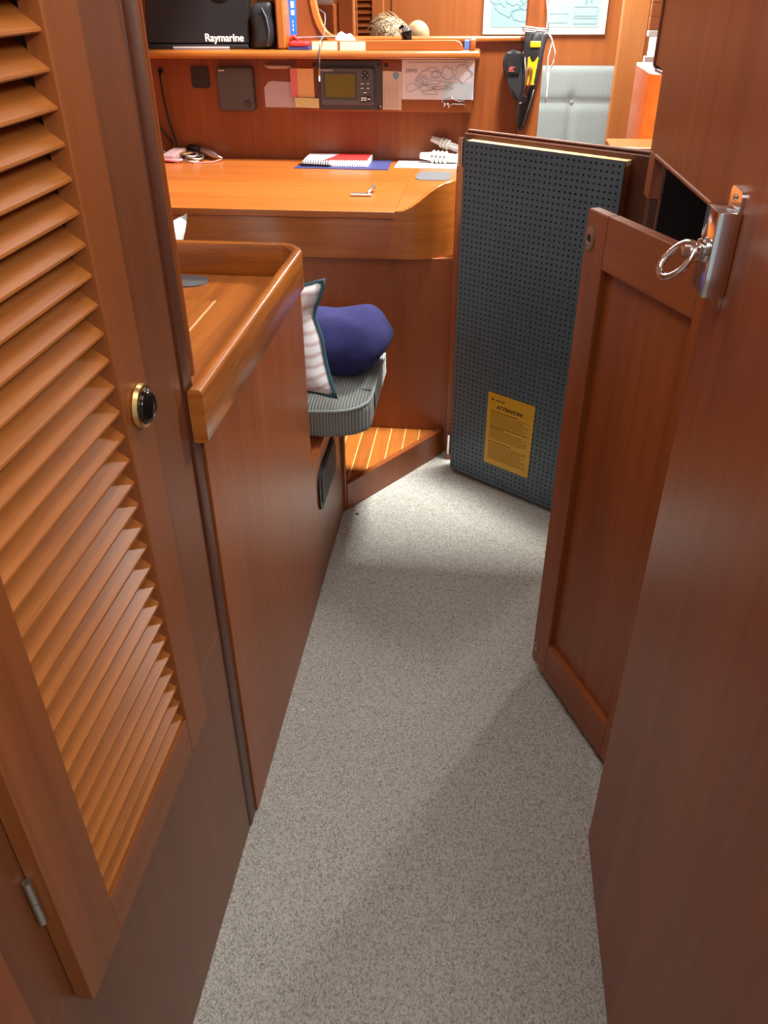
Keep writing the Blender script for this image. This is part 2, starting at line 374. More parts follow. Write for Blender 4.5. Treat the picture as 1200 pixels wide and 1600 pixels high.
obj('edge_bead', bx((-0.424, 1.0285, 0.976), (-0.3968, 1.041, 1.95), 0.004, 3), WZ, lk, 'auto')
obj('stile_strip', bx((-0.401, 0.318, 0), (-0.398, 0.352, 1.95), 0.001), WZ, lk)
dr = obj('louvred_door', bx((-0.4, 0.411, 0.503), (-0.378, 0.489, 1.80), 0.0015), LOCKD, lk, label='louvred locker door')
obj('stile', bx((-0.4, 0.760, 0.503), (-0.378, 0.831, 1.80), 0.0015), LOCKD, dr)
obj('rail', bx((-0.4, 0.489, 0.503), (-0.3785, 0.760, 0.571), 0.001), LOCKR, dr)
obj('rail', bx((-0.4, 0.489, 1.735), (-0.3785, 0.760, 1.80), 0.001), LOCKR, dr)
sv = Vector((-0.040, 0, 0.029)); sn = Vector((0.029, 0, 0.040)).normalized()*0.0062
b = bmesh.new()
prof = [Vector((0.0, 0, -0.0015)), Vector((0.0018, 0, 0.0)) , Vector((0.0014, 0, 0.0024)), Vector((-0.001, 0, 0.0042)), sv+sn*0.7, sv-sn*0.3, Vector((-0.004, 0, -0.001))]
va = [b.verts.new((p.x-0.384, 0.4865, p.z)) for p in prof]; vb = [b.verts.new((p.x-0.384, 0.7625, p.z)) for p in prof]
b.faces.new(va); b.faces.new(list(reversed(vb)))
for i in range(len(prof)): b.faces.new((va[i], va[(i+1) % len(prof)], vb[(i+1) % len(prof)], vb[i]))
s0 = obj('slat', b, SLAT, dr)
for k in range(1, 39):
    s_ = s0.copy(); C.objects.link(s_); s_.parent = dr; s_.location = (0, 0, 0.030*k)
for s_ in dr.children:
    if s_.name.startswith('slat'): s_.location.z += 0.5735
kn = obj('knob', lathe([(0.0, 0), (0.0245, 0.0), (0.026, 0.004), (0.0245, 0.009), (0.021, 0.010)], 28, axis_m((-0.378, 0.797, 1.045), (1, 0, 0))), BRASS, dr, 'auto', 'round brass and black push knob')
obj('push_button', lathe([(0.0, 0.004), (0.0215, 0.009), (0.019, 0.014), (0.013, 0.018), (0.006, 0.0195), (0.0005, 0.020)], 28, axis_m((-0.378, 0.797, 1.045), (1, 0, 0))), BLACKG, kn, True)
for z0 in (0.665, 1.60):
    hg = obj('hinge', tube([(-0.3955, 0.4065, z0), (-0.3955, 0.4065, z0+0.034)], 0.0045, 12), STEEL, dr, 'auto')
    obj('hinge_barrel', tube([(-0.3955, 0.4065, z0+0.035), (-0.3955, 0.4065, z0+0.068)], 0.0045, 12), STEEL, hg, 'auto')

# ------------------------------------------------------------------ galley counter, behind the locker
ga = thing('galley_counter', 'galley cabinet with a tray-edged worktop between locker and nav seat', 'counter', (-0.7, 1.4, 0))
obj('front_panel', bx((-0.415, 1.029, 0), (-0.3955, 1.742, 0.90), 0.001), WZ, ga)
obj('end_panel', bx((-1.2, 1.722, 0), (-0.4155, 1.742, 0.90), 0.001), WZ, ga)
ct = obj('worktop', bx((-1.25, 1.029, 0.885), (-0.3965, 1.722, 0.905), 0.001), TY, ga)
ld = obj('hatch_lid', bx((-1.0, 1.06, 0.9052), (-0.531, 1.547, 0.9068), 0.0005), TY, ct)
obj('lid_edge', bx((-0.531, 1.06, 0.9052), (-0.5275, 1.552, 0.9066), 0.0003), HOLLY, ct)
obj('lid_groove', bx((-1.0, 1.547, 0.9052), (-0.531, 1.5505, 0.9056), 0), DK, ct)
lp = obj('lift_plate', prism(rrect(-0.77, 1.630, -0.580, 1.705, 0.037, 8), 'z', 0.9052, 0.9078), GREYP, ct, label='dark grey oblong lift plate')
bpn = []
fpath = [(-0.386, 0.994)] + [(-0.386, 1.05+0.06*k) for k in range(11)]
for k in range(9):
    a = R(90*k/8); fpath.append((-0.441+0.055*math.cos(a), 1.681+0.055*math.sin(a)))
fpath += [(-0.60, 1.736), (-0.8, 1.736), (-1.25, 1.736)]
FP = [(-0.011, 0.893), (-0.0085, 0.8895), (0.0085, 0.8895), (0.011, 0.893), (0.011, 0.965), (0.0095, 0.9705), (0.006, 0.9730), (-0.006, 0.9730), (-0.0095, 0.9705), (-0.011, 0.965)]
FPI = [(a, z) for a, z in FP]
obj('fiddle_rail', sweep(fpath, lambda i: FPI), TG, ga, 'auto', angle=50)

# ------------------------------------------------------------------ navigator's seat
sb = thing('navigator_bench', 'mahogany bench base with a black vent beside the step', 'bench', (-0.7, 1.97, 0))
obj('front_panel', bx((-0.415, 1.7425, 0), (-0.3965, 2.168, 0.408), 0.0008), WZ, sb)
obj('corner_trim', bx((-0.425, 2.168, 0), (-0.387, 2.192, 0.408), 0.004, 2), WZ, sb, 'auto')
obj('seat_board', bx((-1.1, 1.7425, 0.39), (-0.4155, 2.168, 0.4085), 0), WX, sb)
obj('side_panel', bx((-1.1, 2.168, 0), (-0.425, 2.19, 0.408), 0), WX, sb)
vt = obj('vent', prism([(y, z) for y, z in rrect(1.80, 0.235, 2.045, 0.352, 0.03, 5)], 'x', -0.3965, -0.391), BLACKM, sb, label='black plastic vent plate')
obj('vent_cover', prism([(y, z) for y, z in rrect(1.822, 0.243, 2.038, 0.344, 0.028, 5)], 'x', -0.3912, -0.3885), plain('vent_dark', (0.018, 0.014, 0.012), 0.6), vt)

def cush(p):
    p = p.copy(); 
    k = max(0, (p.x+0.44)/0.17); k = min(1, k)
    if p.z > 0.46: p.z += 0.012*math.sin(math.pi*min(1, max(0, (p.y-1.9)/0.44)))
    if p.y < 2.0: p.y += 0.055*k**3            # rounded outboard front corner
    return p
cu = thing('seat_cushion', 'ribbed grey-green seat cushion sticking out past the galley panel', 'cushion', (-0.6, 2.1, 0.409))
cbm = soft_box((-0.95, 1.895, 0.4095), (-0.272, 2.335, 0.498), 0.022, 16, cush)
obj('cover', cbm, CORD, cu, True)
pp = [(-0.95, 1.8965, 0.490), (-0.44, 1.8965, 0.491), (-0.40, 1.898, 0.492), (-0.36, 1.902, 0.493), (-0.325, 1.913, 0.494), (-0.298, 1.931, 0.496), (-0.281, 1.955, 0.498), (-0.275, 1.99, 0.499), (-0.2745, 2.06, 0.503), (-0.2745, 2.2, 0.503), (-0.2745, 2.30, 0.496)]
obj('piping', tube(pp, 0.0042, 8), CORD2, cu, True)

def fleece(p):
    q = p.copy()
    q.z += 0.012*math.sin(p.x*31+1.2)*math.sin(p.y*19+0.4) if p.z > 0.56 else 0
    if p.z < 0.60 and p.x > -0.34: q.x -= 0.055*((0.60-p.z)/0.1)**1.2*((p.x+0.34)/0.1)
    q.y += 0.010*math.sin(p.x*40+p.z*25) + 0.006*math.sin(p.z*60)
    q.x += 0.007*math.sin(p.z*45+p.y*20)
    return q
tag(obj('fleece_blanket', soft_box((-0.50, 2.03, 0.517), (-0.242, 2.29, 0.665), 0.075, 18, fleece), FLEECE, smooth=True), 'folded navy blue fleece blanket lying on the seat cushion', 'blanket')

def pillow(name, label, size, thick, mat4, mat, piping=None):
    t = thing(name, label, 'pillow', mat4.translation, local=True); t.rotation_euler = mat4.to_euler()
    b = bmesh.new(); n = 20; top = []; bot = []
    def P2(i, j):
        a = i/n*2-1; c = j/n*2-1
        pin = 0.15
        x = a*(1-pin*(1-c*c)-(0.13*math.exp(-((c-0.45)/0.28)**2) if a > 0 else 0)); z = c*(1-pin*(1-a*a))
        th = thick*((1-a**4)*(1-c**4))**0.5*0.5*(1+0.12*math.sin(5*a+3*c)+0.05*math.sin(11*c-4*a))
        return x*size/2, z*size/2, th
    for j in range(n+1):
        top.append([]); bot.append([])
        for i in range(n+1):
            x, z, th = P2(i, j)
            v = b.verts.new((x, -th, z)); top[-1].append(v)
            bot[-1].append(v if i in (0, n) or j in (0, n) else b.verts.new((x, th, z)))
    for j in range(n):
        for i in range(n):
            b.faces.new((top[j][i], top[j][i+1], top[j+1][i+1], top[j+1][i]))
            b.faces.new((bot[j][i], bot[j+1][i], bot[j+1][i+1], bot[j][i+1]))
    obj('cover', b, mat, t, True)
    if piping:
        edge = [P2(i, 0) for i in range(n)] + [P2(n, j) for j in range(n)] + [P2(n-i, n) for i in range(n)] + [P2(0, n-j) for j in range(n)]
        obj('piping', tube([(x, 0, z) for x, z, _ in edge], 0.0058, 8, True), piping, t, True)
    return t
pillow('striped_pillow', 'white pillow with pale stripes and teal piping, standing on the seat', 0.295, 0.13,
       Matrix.Translation((-0.508, 1.935, 0.672)) @ Matrix.Rotation(R(-12), 4, 'Z') @ Matrix.Rotation(R(-7), 4, 'Y') @ Matrix.Rotation(R(-8), 4, 'X'), PILLOW, TEALP)
pillow('white_pillow', 'pale white pillow showing as a corner between locker and desk', 0.40, 0.13,
       Matrix.Translation((-0.945, 2.10, 0.70)) @ Matrix.Rotation(R(18), 4, 'Z') @ Matrix.Rotation(R(-8), 4, 'Y') @ Matrix.Rotation(R(-8), 4, 'X'), WHITEP)

# ------------------------------------------------------------------ step / footwell platform with inlaid planks
st = thing('footwell_step', 'low planked step with pale inlay strips beside the seat base', 'step', (-0.3, 2.45, 0))
A_ = Vector((-0.384, 2.180)); B_ = Vector((-0.100, 2.588)); dd = (B_-A_).normalized(); nn = Vector((dd.y, -dd.x))
pts = [A_, B_, B_-nn*0.020, A_-nn*0.020]
obj('riser', prism([(p.x, p.y) for p in pts], 'z', 0.0, 0.098, bev=0.002), WX, st)
xs = [-0.98, -0.88, -0.78, -0.68, -0.58, -0.49, -0.439, -0.388, -0.338, -0.286, -0.235, -0.185, -0.134, -0.09]
def edge_y(x): return max(2.195, A_.y + (x-A_.x)/dd.x*dd.y + 0.028)
for i in range(len(xs)-1):
    x0, x1 = xs[i]+0.0022, xs[i+1]-0.0022
    if edge_y(x1) > 2.60: continue
    obj('plank', prism([(x0, edge_y(x0)), (x1, edge_y(x1)), (x1, 2.603), (x0, 2.603)], 'z', 0.04, 0.085), TY, st)
    if i and edge_y(xs[i]+0.0022) < 2.6:
        a, c = xs[i]-0.0021, xs[i]+0.0021
        obj('inlay_strip', prism([(a, edge_y(a)), (c, edge_y(c)), (c, 2.603), (a, 2.603)], 'z', 0.04, 0.0853), HOLLY, st)

# ------------------------------------------------------------------ chart table
de = thing('chart_table', 'mahogany chart table with rounded corner and hinged lid', 'desk', (-0.7, 2.95, 0))
lid = obj('lid', bx((-1.49, 2.578, 0.8235), (-0.2755, 3.262, 0.8455), 0.002), TX, de)
obj('side_top', prism([(-0.2735, 2.607), (-0.2, 2.612), (-0.15, 2.625), (-0.112, 2.66), (-0.10, 2.72), (-0.10, 3.262), (-0.2735, 3.262)], 'z', 0.815, 0.8455), TX, de)
obj('rear_ledge', bx((-1.49, 3.2635, 0.815), (-0.10, 3.4195, 0.8450), 0.001), TX, de)
# curved apron with the upswept fiddle
ap = [(-1.49, 2.596), (-0.32, 2.596), (-0.275, 2.596), (-0.25, 2.596), (-0.225, 2.597), (-0.205, 2.600), (-0.187, 2.604), (-0.17, 2.609), (-0.153, 2.616), (-0.137, 2.625), (-0.122, 2.637), (-0.108, 2.653), (-0.098, 2.675), (-0.094, 2.70)]
def ztop(x):
    k = min(1, max(0, (x+0.262)/0.145)); k = k*k*(3-2*k)
    return 0.8225 if x < -0.2765 else 0.8465+0.078*k
ap.insert(2, (-0.2775, 2.596)); 
def aprof(i):
    zt = ztop(ap[i][0])
    return [(0.009, 0.698), (0.009, zt-0.002), (0.007, zt), (-0.009, zt), (-0.011, zt-0.002), (-0.011, 0.698)]
obj('apron', sweep(ap, aprof), TGX, de, 'auto', angle=40)
obj('pedestal_panel', bx((-1.49, 2.6045, 0.0), (-0.089, 2.6245, 0.699), 0.001), WZ, de)
obj('finger_plate', prism(rrect(-0.252, 3.045, -0.128, 3.195, 0.032, 6), 'z', 0.8457, 0.8480), GREYP, de, label='dark grey oblong finger plate')

# things lying on the chart table
ZD = 0.8458
tag(obj('navy_folder', prism([(-0.727, 3.222), (-0.368, 3.215), (-0.372, 3.40), (-0.70, 3.405)], 'z', ZD, ZD+0.003), NAVY), 'thin navy blue folder lying under the spiral notebook', 'folder')
nb_ = thing('spiral_notebook', 'white spiral notebook with red cover on the navy folder', 'notebook', (-0.58, 3.3, ZD+0.0032))
obj('pages', bx((-0.70, 3.250, ZD+0.0034), (-0.448, 3.405, ZD+0.022), 0.001), PAPER, nb_)
cvb = obj('cover', bx((-0.698, 3.252, ZD+0.0221), (-0.449, 3.404, ZD+0.0238), 0.0005), PAPERV, nb_)
obj('red_panel', prism([(-0.62, 3.254), (-0.452, 3.254), (-0.452, 3.403), (-0.575, 3.403)], 'z', ZD+0.0239, ZD+0.0243), RED, cvb)
for k in range(26):
    x = -0.694+k*0.0095
    obj('spiral_ring', tube([(x+0.001*math.sin(a), 3.250+0.012*math.cos(a), ZD+0.0145+0.012*math.sin(a)) for a in [2*math.pi*i/8 for i in range(8)]], 0.0011, 5, True), BLACKG if k < 11 else WHITEP, nb_)
tag(obj('ballpoint_pen', tube([(-0.715, 3.243, ZD+0.010), (-0.70, 3.243, ZD+0.010), (-0.60, 3.236, ZD+0.0085), (-0.585, 3.235, ZD+0.0085)], [0.002, 0.004, 0.004, 0.0015], 8), BLACKG, smooth='auto'), 'black pen lying along the spiral of the notebook', 'pen')
rz = thing('razor_clip', 'small T-shaped metal clip on the desk lid', 'clip', (-0.4, 2.8, ZD))
obj('bar', bx((-0.442, 2.770, ZD), (-0.372, 2.792, ZD+0.009), 0.002), STEEL, rz)
obj('grip', tube([(-0.385, 2.79, ZD+0.008), (-0.38, 2.82, ZD+0.012), (-0.372, 2.855, ZD+0.016)], [0.005, 0.005, 0.007], 8), STEEL, rz, True)
tag(obj('paper_sheet', prism([(-0.350, 3.268), (-0.10, 3.262), (-0.10, 3.40), (-0.346, 3.41)], 'z', ZD, ZD+0.0012), PAPER), 'white paper sheets under the coiled rope on the desk', 'paper')
def hank(name, label, p0, p1, r_, turns=3):
    t = thing(name, label, 'rope', ((p0[0]+p1[0])/2, p0[1], p0[2]-0.02), group='rope hanks on the desk')
    p0, p1 = Vector(p0), Vector(p1); ax = (p1-p0).normalized(); s = ax.cross(Vector((0, 0, 1))).normalized(); q = s.cross(ax)
    bm = bmesh.new()
    for k in range(6):
        a = 2*math.pi*k/6; o = s*math.cos(a)*r_*0.9 + q*math.sin(a)*r_*0.8
        tube([p0+o*0.6-ax*0.004, p0.lerp(p1, 0.25)+o, p0.lerp(p1, 0.5)+o*0.8, p0.lerp(p1, 0.78)+o*1.1, p1+o*0.7], 0.0058, 7, bm=bm)
    obj('strands', bm, ROPE, t, True)
    bm = bmesh.new()
    for k in range(turns):
        c = p0.lerp(p1, 0.30+0.11*k); tube([c+(s*math.cos(a)*r_*1.55+q*math.sin(a)*r_*1.35)+ax*(0.006*math.sin(a*0.5)) for a in [2*math.pi*i/14 for i in range(14)]], 0.006, 7, True, bm=bm)
    obj('wrapping', bm, ROPE, t, True); bm = bmesh.new()
    tube([p1+s*0.004, p1+ax*0.014+q*0.008, p1+ax*0.01+q*0.016, p1-ax*0.01+q*0.012], 0.0055, 7, bm=bm)
    obj('end_loop', bm, ROPE, t, True)
    return t
hank('rope_hank', 'hank of white rope lying flat on the paper sheets', (-0.255, 3.37, ZD+0.026), (-0.11, 3.355, ZD+0.020), 0.013, 4)
hank('rope_hank', 'upper hank of white rope leaning on the bulkhead', (-0.215, 3.398, ZD+0.082), (-0.105, 3.388, ZD+0.046), 0.010, 3)
# bits by the locker corner of the desk
kb = thing('key_ring', 'silver rings and a brass tag beside the pink pouch', 'keys', (-1.17, 3.33, ZD))
bm = bmesh.new()
for cx, cy, rr_, z0 in ((-1.165, 3.33, 0.040, 0.006), (-1.15, 3.335, 0.034, 0.014), (-1.172, 3.345, 0.030, 0.022)):
    tube([(cx+rr_*math.cos(a), cy+rr_*0.9*math.sin(a), ZD+z0+0.004*math.sin(2*a)) for a in [2*math.pi*i/20 for i in range(20)]], 0.0038, 6, True, bm=bm)
obj('rings', bm, STEEL, kb, True)
obj('brass_tag', prism([(-1.19+0.028*math.cos(a), 3.35+0.024*math.sin(a)) for a in [2*math.pi*i/14 for i in range(14)]], 'z', ZD+0.027, ZD+0.031), BRASS, kb)
po = thing('pink_pouch', 'small pink fabric pouch at the back of the desk', 'pouch', (-1.25, 3.34, ZD))
obj('body', soft_box((-1.262, 3.29, ZD), (-1.205, 3.385, ZD+0.028), 0.008, 6, lambda p: Vector((p.x+0.25*(p.y-3.34), p.y, p.z+0.15*(p.y-3.29)))), plain('dusty_pink', (0.30, 0.17, 0.16), 0.8), po, True)
obj('binding', tube([(-1.275, 3.288, ZD+0.012), (-1.205, 3.288, ZD+0.008), (-1.19, 3.30, ZD+0.01)], 0.006, 7), PINK, po, True)
pl = thing('charger_plug', 'silver and black cable plug behind the key rings', 'plug', (-1.10, 3.37, ZD))
obj('body', tube([(-1.145, 3.395, ZD+0.034), (-1.13, 3.388, ZD+0.030), (-1.075, 3.36, ZD+0.018), (-1.06, 3.353, ZD+0.014), (-1.04, 3.343, ZD+0.010)], [0.010, 0.013, 0.012, 0.006, 0.003], 10), STEEL, pl, True)
obj('black_cap', tube([(-1.20, 3.41, ZD+0.036), (-1.185, 3.408, ZD+0.036), (-1.146, 3.396, ZD+0.0345)], [0.008, 0.014, 0.012], 10), BLACKM, pl, True)
obj('thin_lead', tube([(-1.17, 3.30, ZD+0.004), (-1.13, 3.285, ZD+0.003), (-1.07, 3.30, ZD+0.003), (-1.045, 3.34, ZD+0.006)], 0.0025, 6), PINK, pl, True)
tag(obj('black_cable', tube([(-1.271, 3.418, 1.154), (-1.268, 3.395, 1.148), (-1.266, 3.393, 1.08), (-1.258, 3.398, 0.98), (-1.238, 3.395, 0.91), (-1.228, 3.385, 0.872), (-1.205, 3.375, 0.862)], 0.0042, 8), BLACKM, smooth=True), 'black cable hanging from a hole in the bulkhead to the desk', 'cable')
tag(obj('black_cable', tube([(-1.36, 3.40, 1.05), (-1.33, 3.398, 1.0), (-1.29, 3.396, 0.945), (-1.255, 3.396, 0.905), (-1.262, 3.39, 0.87), (-1.295, 3.37, 0.858), (-1.31, 3.33, 0.855)], 0.0045, 8), BLACKM, smooth=True), 'black cable slanting down the bulkhead behind the locker edge', 'cable')
tag(obj('cable_gland', lathe([(0, 0), (0.011, 0), (0.010, 0.004), (0.0, 0.005)], 16, axis_m((-1.271, 3.4195, 1.154), (0, -1, 0))), BLACKM, smooth='auto'), 'small black cable hole at the left of the bulkhead', 'cable hole')
tag(obj('cable_coil', tube([(-1.305+0.03*math.cos(a), 3.30+0.012*a/3, ZD+0.036+0.03*math.sin(a)) for a in [i*0.5 for i in range(26)]], 0.006, 7), BLACKM, smooth=True), 'coil of black cable at the left end of the desk', 'cable')

# things on the bulkhead under the shelf
tag(obj('switch_plate', prism(rrect(-1.150, 1.096, -1.081, 1.168, 0.008, 4), 'y', 3.411, 3.4198), plain('brown_black', (0.030, 0.020, 0.018), 0.45)), 'small square dark plate on the bulkhead', 'plate')
sp = thing('wall_unit', 'grey rectangular control unit with round knob on the bulkhead', 'control unit', (-0.973, 3.41, 1.019))
hb = bmesh.new(); prism(rrect(-1.044, 1.019, -0.903, 1.168, 0.010, 4), 'y', 3.397, 3.4198, bm=hb)
obj('housing', hb, CHAR, sp); obj('face', prism(rrect(-1.040, 1.023, -0.907, 1.164, 0.009, 4), 'y', 3.3945, 3.397), CHARL, sp)
obj('dial', lathe([(0, 0), (0.014, 0), (0.012, 0.006), (0, 0.007)], 20, axis_m((-0.931, 3.3945, 1.043), (0, -1, 0))), CHAR, sp, 'auto')
obj('name_strip', bx((-1.036, 3.3936, 1.155), (-1.012, 3.3945, 1.159), 0), WHITEP, sp)
tag(obj('pinned_paper', prism([(-0.868, 1.098), (-0.850, 1.117), (-0.835, 1.121), (-0.752, 1.117), (-0.735, 1.03), (-0.868, 1.03)], 'y', 3.4175, 3.4195), PAPERV), 'lilac white paper stuck to the bulkhead beside the instrument box', 'paper')
ch = thing('clear_tube', 'pale clear plastic holder under the shelf', 'holder', (-0.80, 3.41, 1.163))
obj('tube', tube([(-0.856, 3.408, 1.174), (-0.84, 3.408, 1.169), (-0.77, 3.408, 1.169), (-0.755, 3.408, 1.172)], [0.004, 0.0065, 0.0065, 0.004], 8), plain('clear_plastic', (0.62, 0.50, 0.44), 0.25), ch, True)

# ------------------------------------------------------------------ shelf with fiddle, post and instrument box
sh = thing('bulkhead_shelf', 'long mahogany shelf on the bulkhead above the chart table', 'shelf', (-0.7, 3.35, 1.20))
obj('board', bx((-1.49, 3.268, 1.205), (-0.048, 3.4195, 1.2305), 0.009, 4), TGX, sh, 'auto')
obj('fiddle', prism([(-0.656, 1.231), (-0.108, 1.231), (-0.112, 1.247), (-0.122, 1.258), (-0.138, 1.262), (-0.656, 1.260)], 'y', 3.31, 3.326, bev=0.002), TX, sh)
obj('fiddle_end', bx((-0.085, 3.305, 1.231), (-0.066, 3.41, 1.264), 0.004, 2), TX, sh, 'auto')
obj('divider', prism([(3.330, 1.231), (3.328, 1.95), (3.4195, 1.95), (3.4195, 1.231)], 'x', -0.785, -0.752, bev=0.006), TZ, sh)
ib = thing('instrument_box', 'mahogany box under the shelf carrying the plotter and notes', 'instrument box', (-0.4, 3.385, 1.026))
obj('body', bx((-0.724, 3.35, 1.026), (-0.071, 3.4195, 1.2045), 0.004, 2), WX, ib, 'auto')
for x in (-0.655, -0.388): obj('screw_hole', lathe([(0, 0), (0.007, 0), (0.006, 0.002), (0, 0.002)], 12, axis_m((x, 3.3498, 1.181), (0, -1, 0))), BLACKM, ib)
gp = thing('chart_plotter', 'dark grey marine plotter with olive screen on the instrument box', 'plotter', (-0.525, 3.34, 1.034))
obj('flange', prism(rrect(-0.645, 1.034, -0.404, 1.194, 0.008, 4), 'y', 3.340, 3.3497), CHAR, gp)
bz = bmesh.new()
o1 = rrect(-0.634, 1.048, -0.428, 1.176, 0.010, 4); o2 = rrect(-0.628, 1.057, -0.434, 1.171, 0.008, 4)
va = [bz.verts.new((x, 3.340, z)) for x, z in o1]; vb = [bz.verts.new((x, 3.322, z)) for x, z in o2]
for i in range(len(va)): bz.faces.new((va[i], va[(i+1) % len(va)], vb[(i+1) % len(va)], vb[i]))
bz.faces.new(vb); bz.faces.new(va)
obj('bezel', bz, CHARL, gp)
so = obj('screen_frame', prism(rrect(-0.617, 1.071, -0.494, 1.160, 0.004, 3), 'y', 3.3205, 3.322), CHAR, gp)
obj('screen', bx((-0.611, 3.3195, 1.077), (-0.500, 3.3206, 1.154), 0), LCD, so)
obj('keypad', prism(rrect(-0.489, 1.060, -0.440, 1.168, 0.005, 3), 'y', 3.3205, 3.322), CHARL, gp)
obj('cursor_pad', lathe([(0, 0), (0.014, 0), (0.013, 0.003), (0, 0.004)], 20, axis_m((-0.463, 3.3206, 1.150), (0, -1, 0))), BLACKM, gp, 'auto')
for dx, dz in ((0, 0.0085), (0, -0.0085), (0.0085, 0), (-0.0085, 0)):
    obj('arrow_mark', bx((-0.4645+dx, 3.3162, 1.1485+dz), (-0.4615+dx, 3.3168, 1.1515+dz), 0), WHITEP, gp)
for x0, z0, w_ in ((-0.479, 1.1225, 0.012), (-0.457, 1.1225, 0.010), (-0.479, 1.108, 0.010), (-0.457, 1.108, 0.010), (-0.470, 1.0935, 0.014)):
    kx = obj('key', prism(rrect(x0-0.001, z0-0.0045, x0+w_+0.001, z0+0.0045, 0.003, 3), 'y', 3.3185, 3.3205), CHAR, gp)
    obj('key_legend', bx((x0+0.0005, 3.3178, z0-0.0016), (x0+w_-0.0005, 3.3185, z0+0.0016), 0), WHITEP, kx)
pk = obj('power_key', prism(rrect(-0.482, 1.0635, -0.440, 1.0815, 0.008, 5), 'y', 3.3175, 3.3205), BLACKM, gp)
for x0, x1, z0, z1 in ((-0.478, -0.468, 1.074, 1.078), (-0.466, -0.458, 1.074, 1.078), (-0.478, -0.470, 1.067, 1.071), (-0.467, -0.458, 1.067, 1.071), (-0.454, -0.444, 1.0705, 1.0745)):
    obj('key_legend', bx((x0, 3.3168, z0), (x1, 3.3175, z1), 0), WHITEP, pk)
obj('lettering', text_bm('FURUNO', 0.0082, wall_m(-0.627, 3.3217, 1.1625), stretch=1.35), WHITEP, gp)
for x, z in ((-0.632, 1.183), (-0.415, 1.183), (-0.415, 1.043)):
    obj('screw', lathe([(0, 0), (0.0055, 0), (0.004, 0.003), (0, 0.0035)], 12, axis_m((x, 3.340, z), (0, -1, 0))), BLACKM, gp, 'auto')
obj('bright_screw', lathe([(0, 0), (0.003, 0), (0.002, 0.002), (0, 0.002)], 10, axis_m((-0.409, 3.338, 1.046), (0, -1, 0))), WHITEP, gp)
def note(name, label, x0, z0, x1, z1, y, mat, tilt=0.0, th=0.0012):
    return tag(obj(name, prism([(x0, z0), (x1, z0+tilt), (x1, z1+tilt), (x0, z1)], 'y', y-th, y), mat), label, 'note', 'sticky notes around the plotter')
note('sticky_note', 'pink sticky note half under the orange one', -0.747, 1.073, -0.712, 1.169, 3.3468, PINK)
note('sticky_note', 'orange sticky note left of the plotter', -0.720, 1.072, -0.658, 1.169, 3.3452, ORN)
note('sticky_note', 'yellow-green sticky note below the orange one', -0.732, 1.040, -0.641, 1.073, 3.3385, YEL, -0.002)
note('sticky_note', 'left one of two pale yellow notes on the shelf edge', -0.652, 1.2318, -0.560, 1.2575, 3.3095, PALEY)
note('sticky_note', 'right one of two pale yellow notes on the shelf edge', -0.550, 1.2312, -0.458, 1.2575, 3.3095, PALEY)
# printed list with a blue blot
li = thing('printed_list', 'cream printed list between the plotter and the sketch map', 'paper', (-0.365, 3.348, 1.033))
obj('sheet', prism([(-0.401, 1.035), (-0.331, 1.033), (-0.331, 1.160), (-0.401, 1.162)], 'y', 3.3478, 3.3492), CREAM, li)
bm = bmesh.new()
for k in range(13): bx((-0.396, 3.3470, 1.042+0.007*k), (-0.341, 3.3477, 1.0428+0.007*k), 0, bm=bm)
for k in range(6): bx((-0.396+0.010*k, 3.3470, 1.040), (-0.3953+0.010*k, 3.3477, 1.128), 0, bm=bm)
obj('ruled_lines', bm, INKG, li)
obj('blue_mark', prism([(-0.352+0.011*math.cos(a)*(1+0.2*math.sin(3*a)), 1.146+0.013*math.sin(a)*(1+0.2*math.cos(5*a))) for a in [2*math.pi*i/16 for i in range(16)]], 'y', 3.3468, 3.3477), plain('blue_blot', (0.22, 0.42, 0.55), 0.8), li)
# sketched map
sk = thing('sketch_map', 'white sheet with a hand-drawn map on the right of the box', 'paper', (-0.2, 3.348, 1.069))
obj('sheet', bx((-0.330, 3.3478, 1.069), (-0.066, 3.3492, 1.198), 0), PAPER, sk)
obj('tinted_patch', bx((-0.175, 3.3472, 1.071), (-0.068, 3.3477, 1.125), 0), plain('pale_cyan', (0.60, 0.72, 0.76), 0.8), sk)
def blob(cx, cz, rx, rz, seed, y=3.3470, n=30, a0=0, a1=6.283):
    rn = random.Random(seed); ph = [rn.uniform(0, 6) for _ in range(4)]
    return [(cx+rx*(1+0.16*math.sin(3*a+ph[0])+0.12*math.sin(5*a+ph[1]))*math.cos(a), y, cz+rz*(1+0.16*math.sin(4*a+ph[2])+0.1*math.sin(7*a+ph[3]))*math.sin(a)) for a in [a0+(a1-a0)*i/n for i in range(n+1)]]
bm = bmesh.new()
for k, (cx, cz, rx, rz) in enumerate(((-0.225, 1.155, 0.030, 0.016), (-0.225, 1.140, 0.045, 0.024), (-0.20, 1.118, 0.050, 0.013), (-0.295, 1.108, 0.020, 0.013), (-0.24, 1.108, 0.030, 0.010), (-0.225, 1.093, 0.026, 0.008), (-0.255, 1.125, 0.022, 0.014), (-0.185, 1.107, 0.035, 0.006))):
    tube(blob(cx, cz, rx, rz, k), 0.0006, 4, bm=bm)
tube([(-0.31, 3.347, 1.190), (-0.20, 3.347, 1.1885), (-0.09, 3.347, 1.191)], 0.0006, 4, bm=bm)
obj('ink_lines', bm, plain('pencil_grey', (0.33, 0.31, 0.36), 0.8), sk)
bm = bmesh.new()
for k, (cx, cz, rx, rz) in enumerate(((-0.165, 1.155, 0.022, 0.020), (-0.108, 1.155, 0.030, 0.026), (-0.205, 1.150, 0.018, 0.010), (-0.262, 1.135, 0.016, 0.010))):
    tube(blob(cx, cz, rx, rz, 40+k), 0.0009, 4, bm=bm)
obj('blue_lines', bm, INKB, sk)
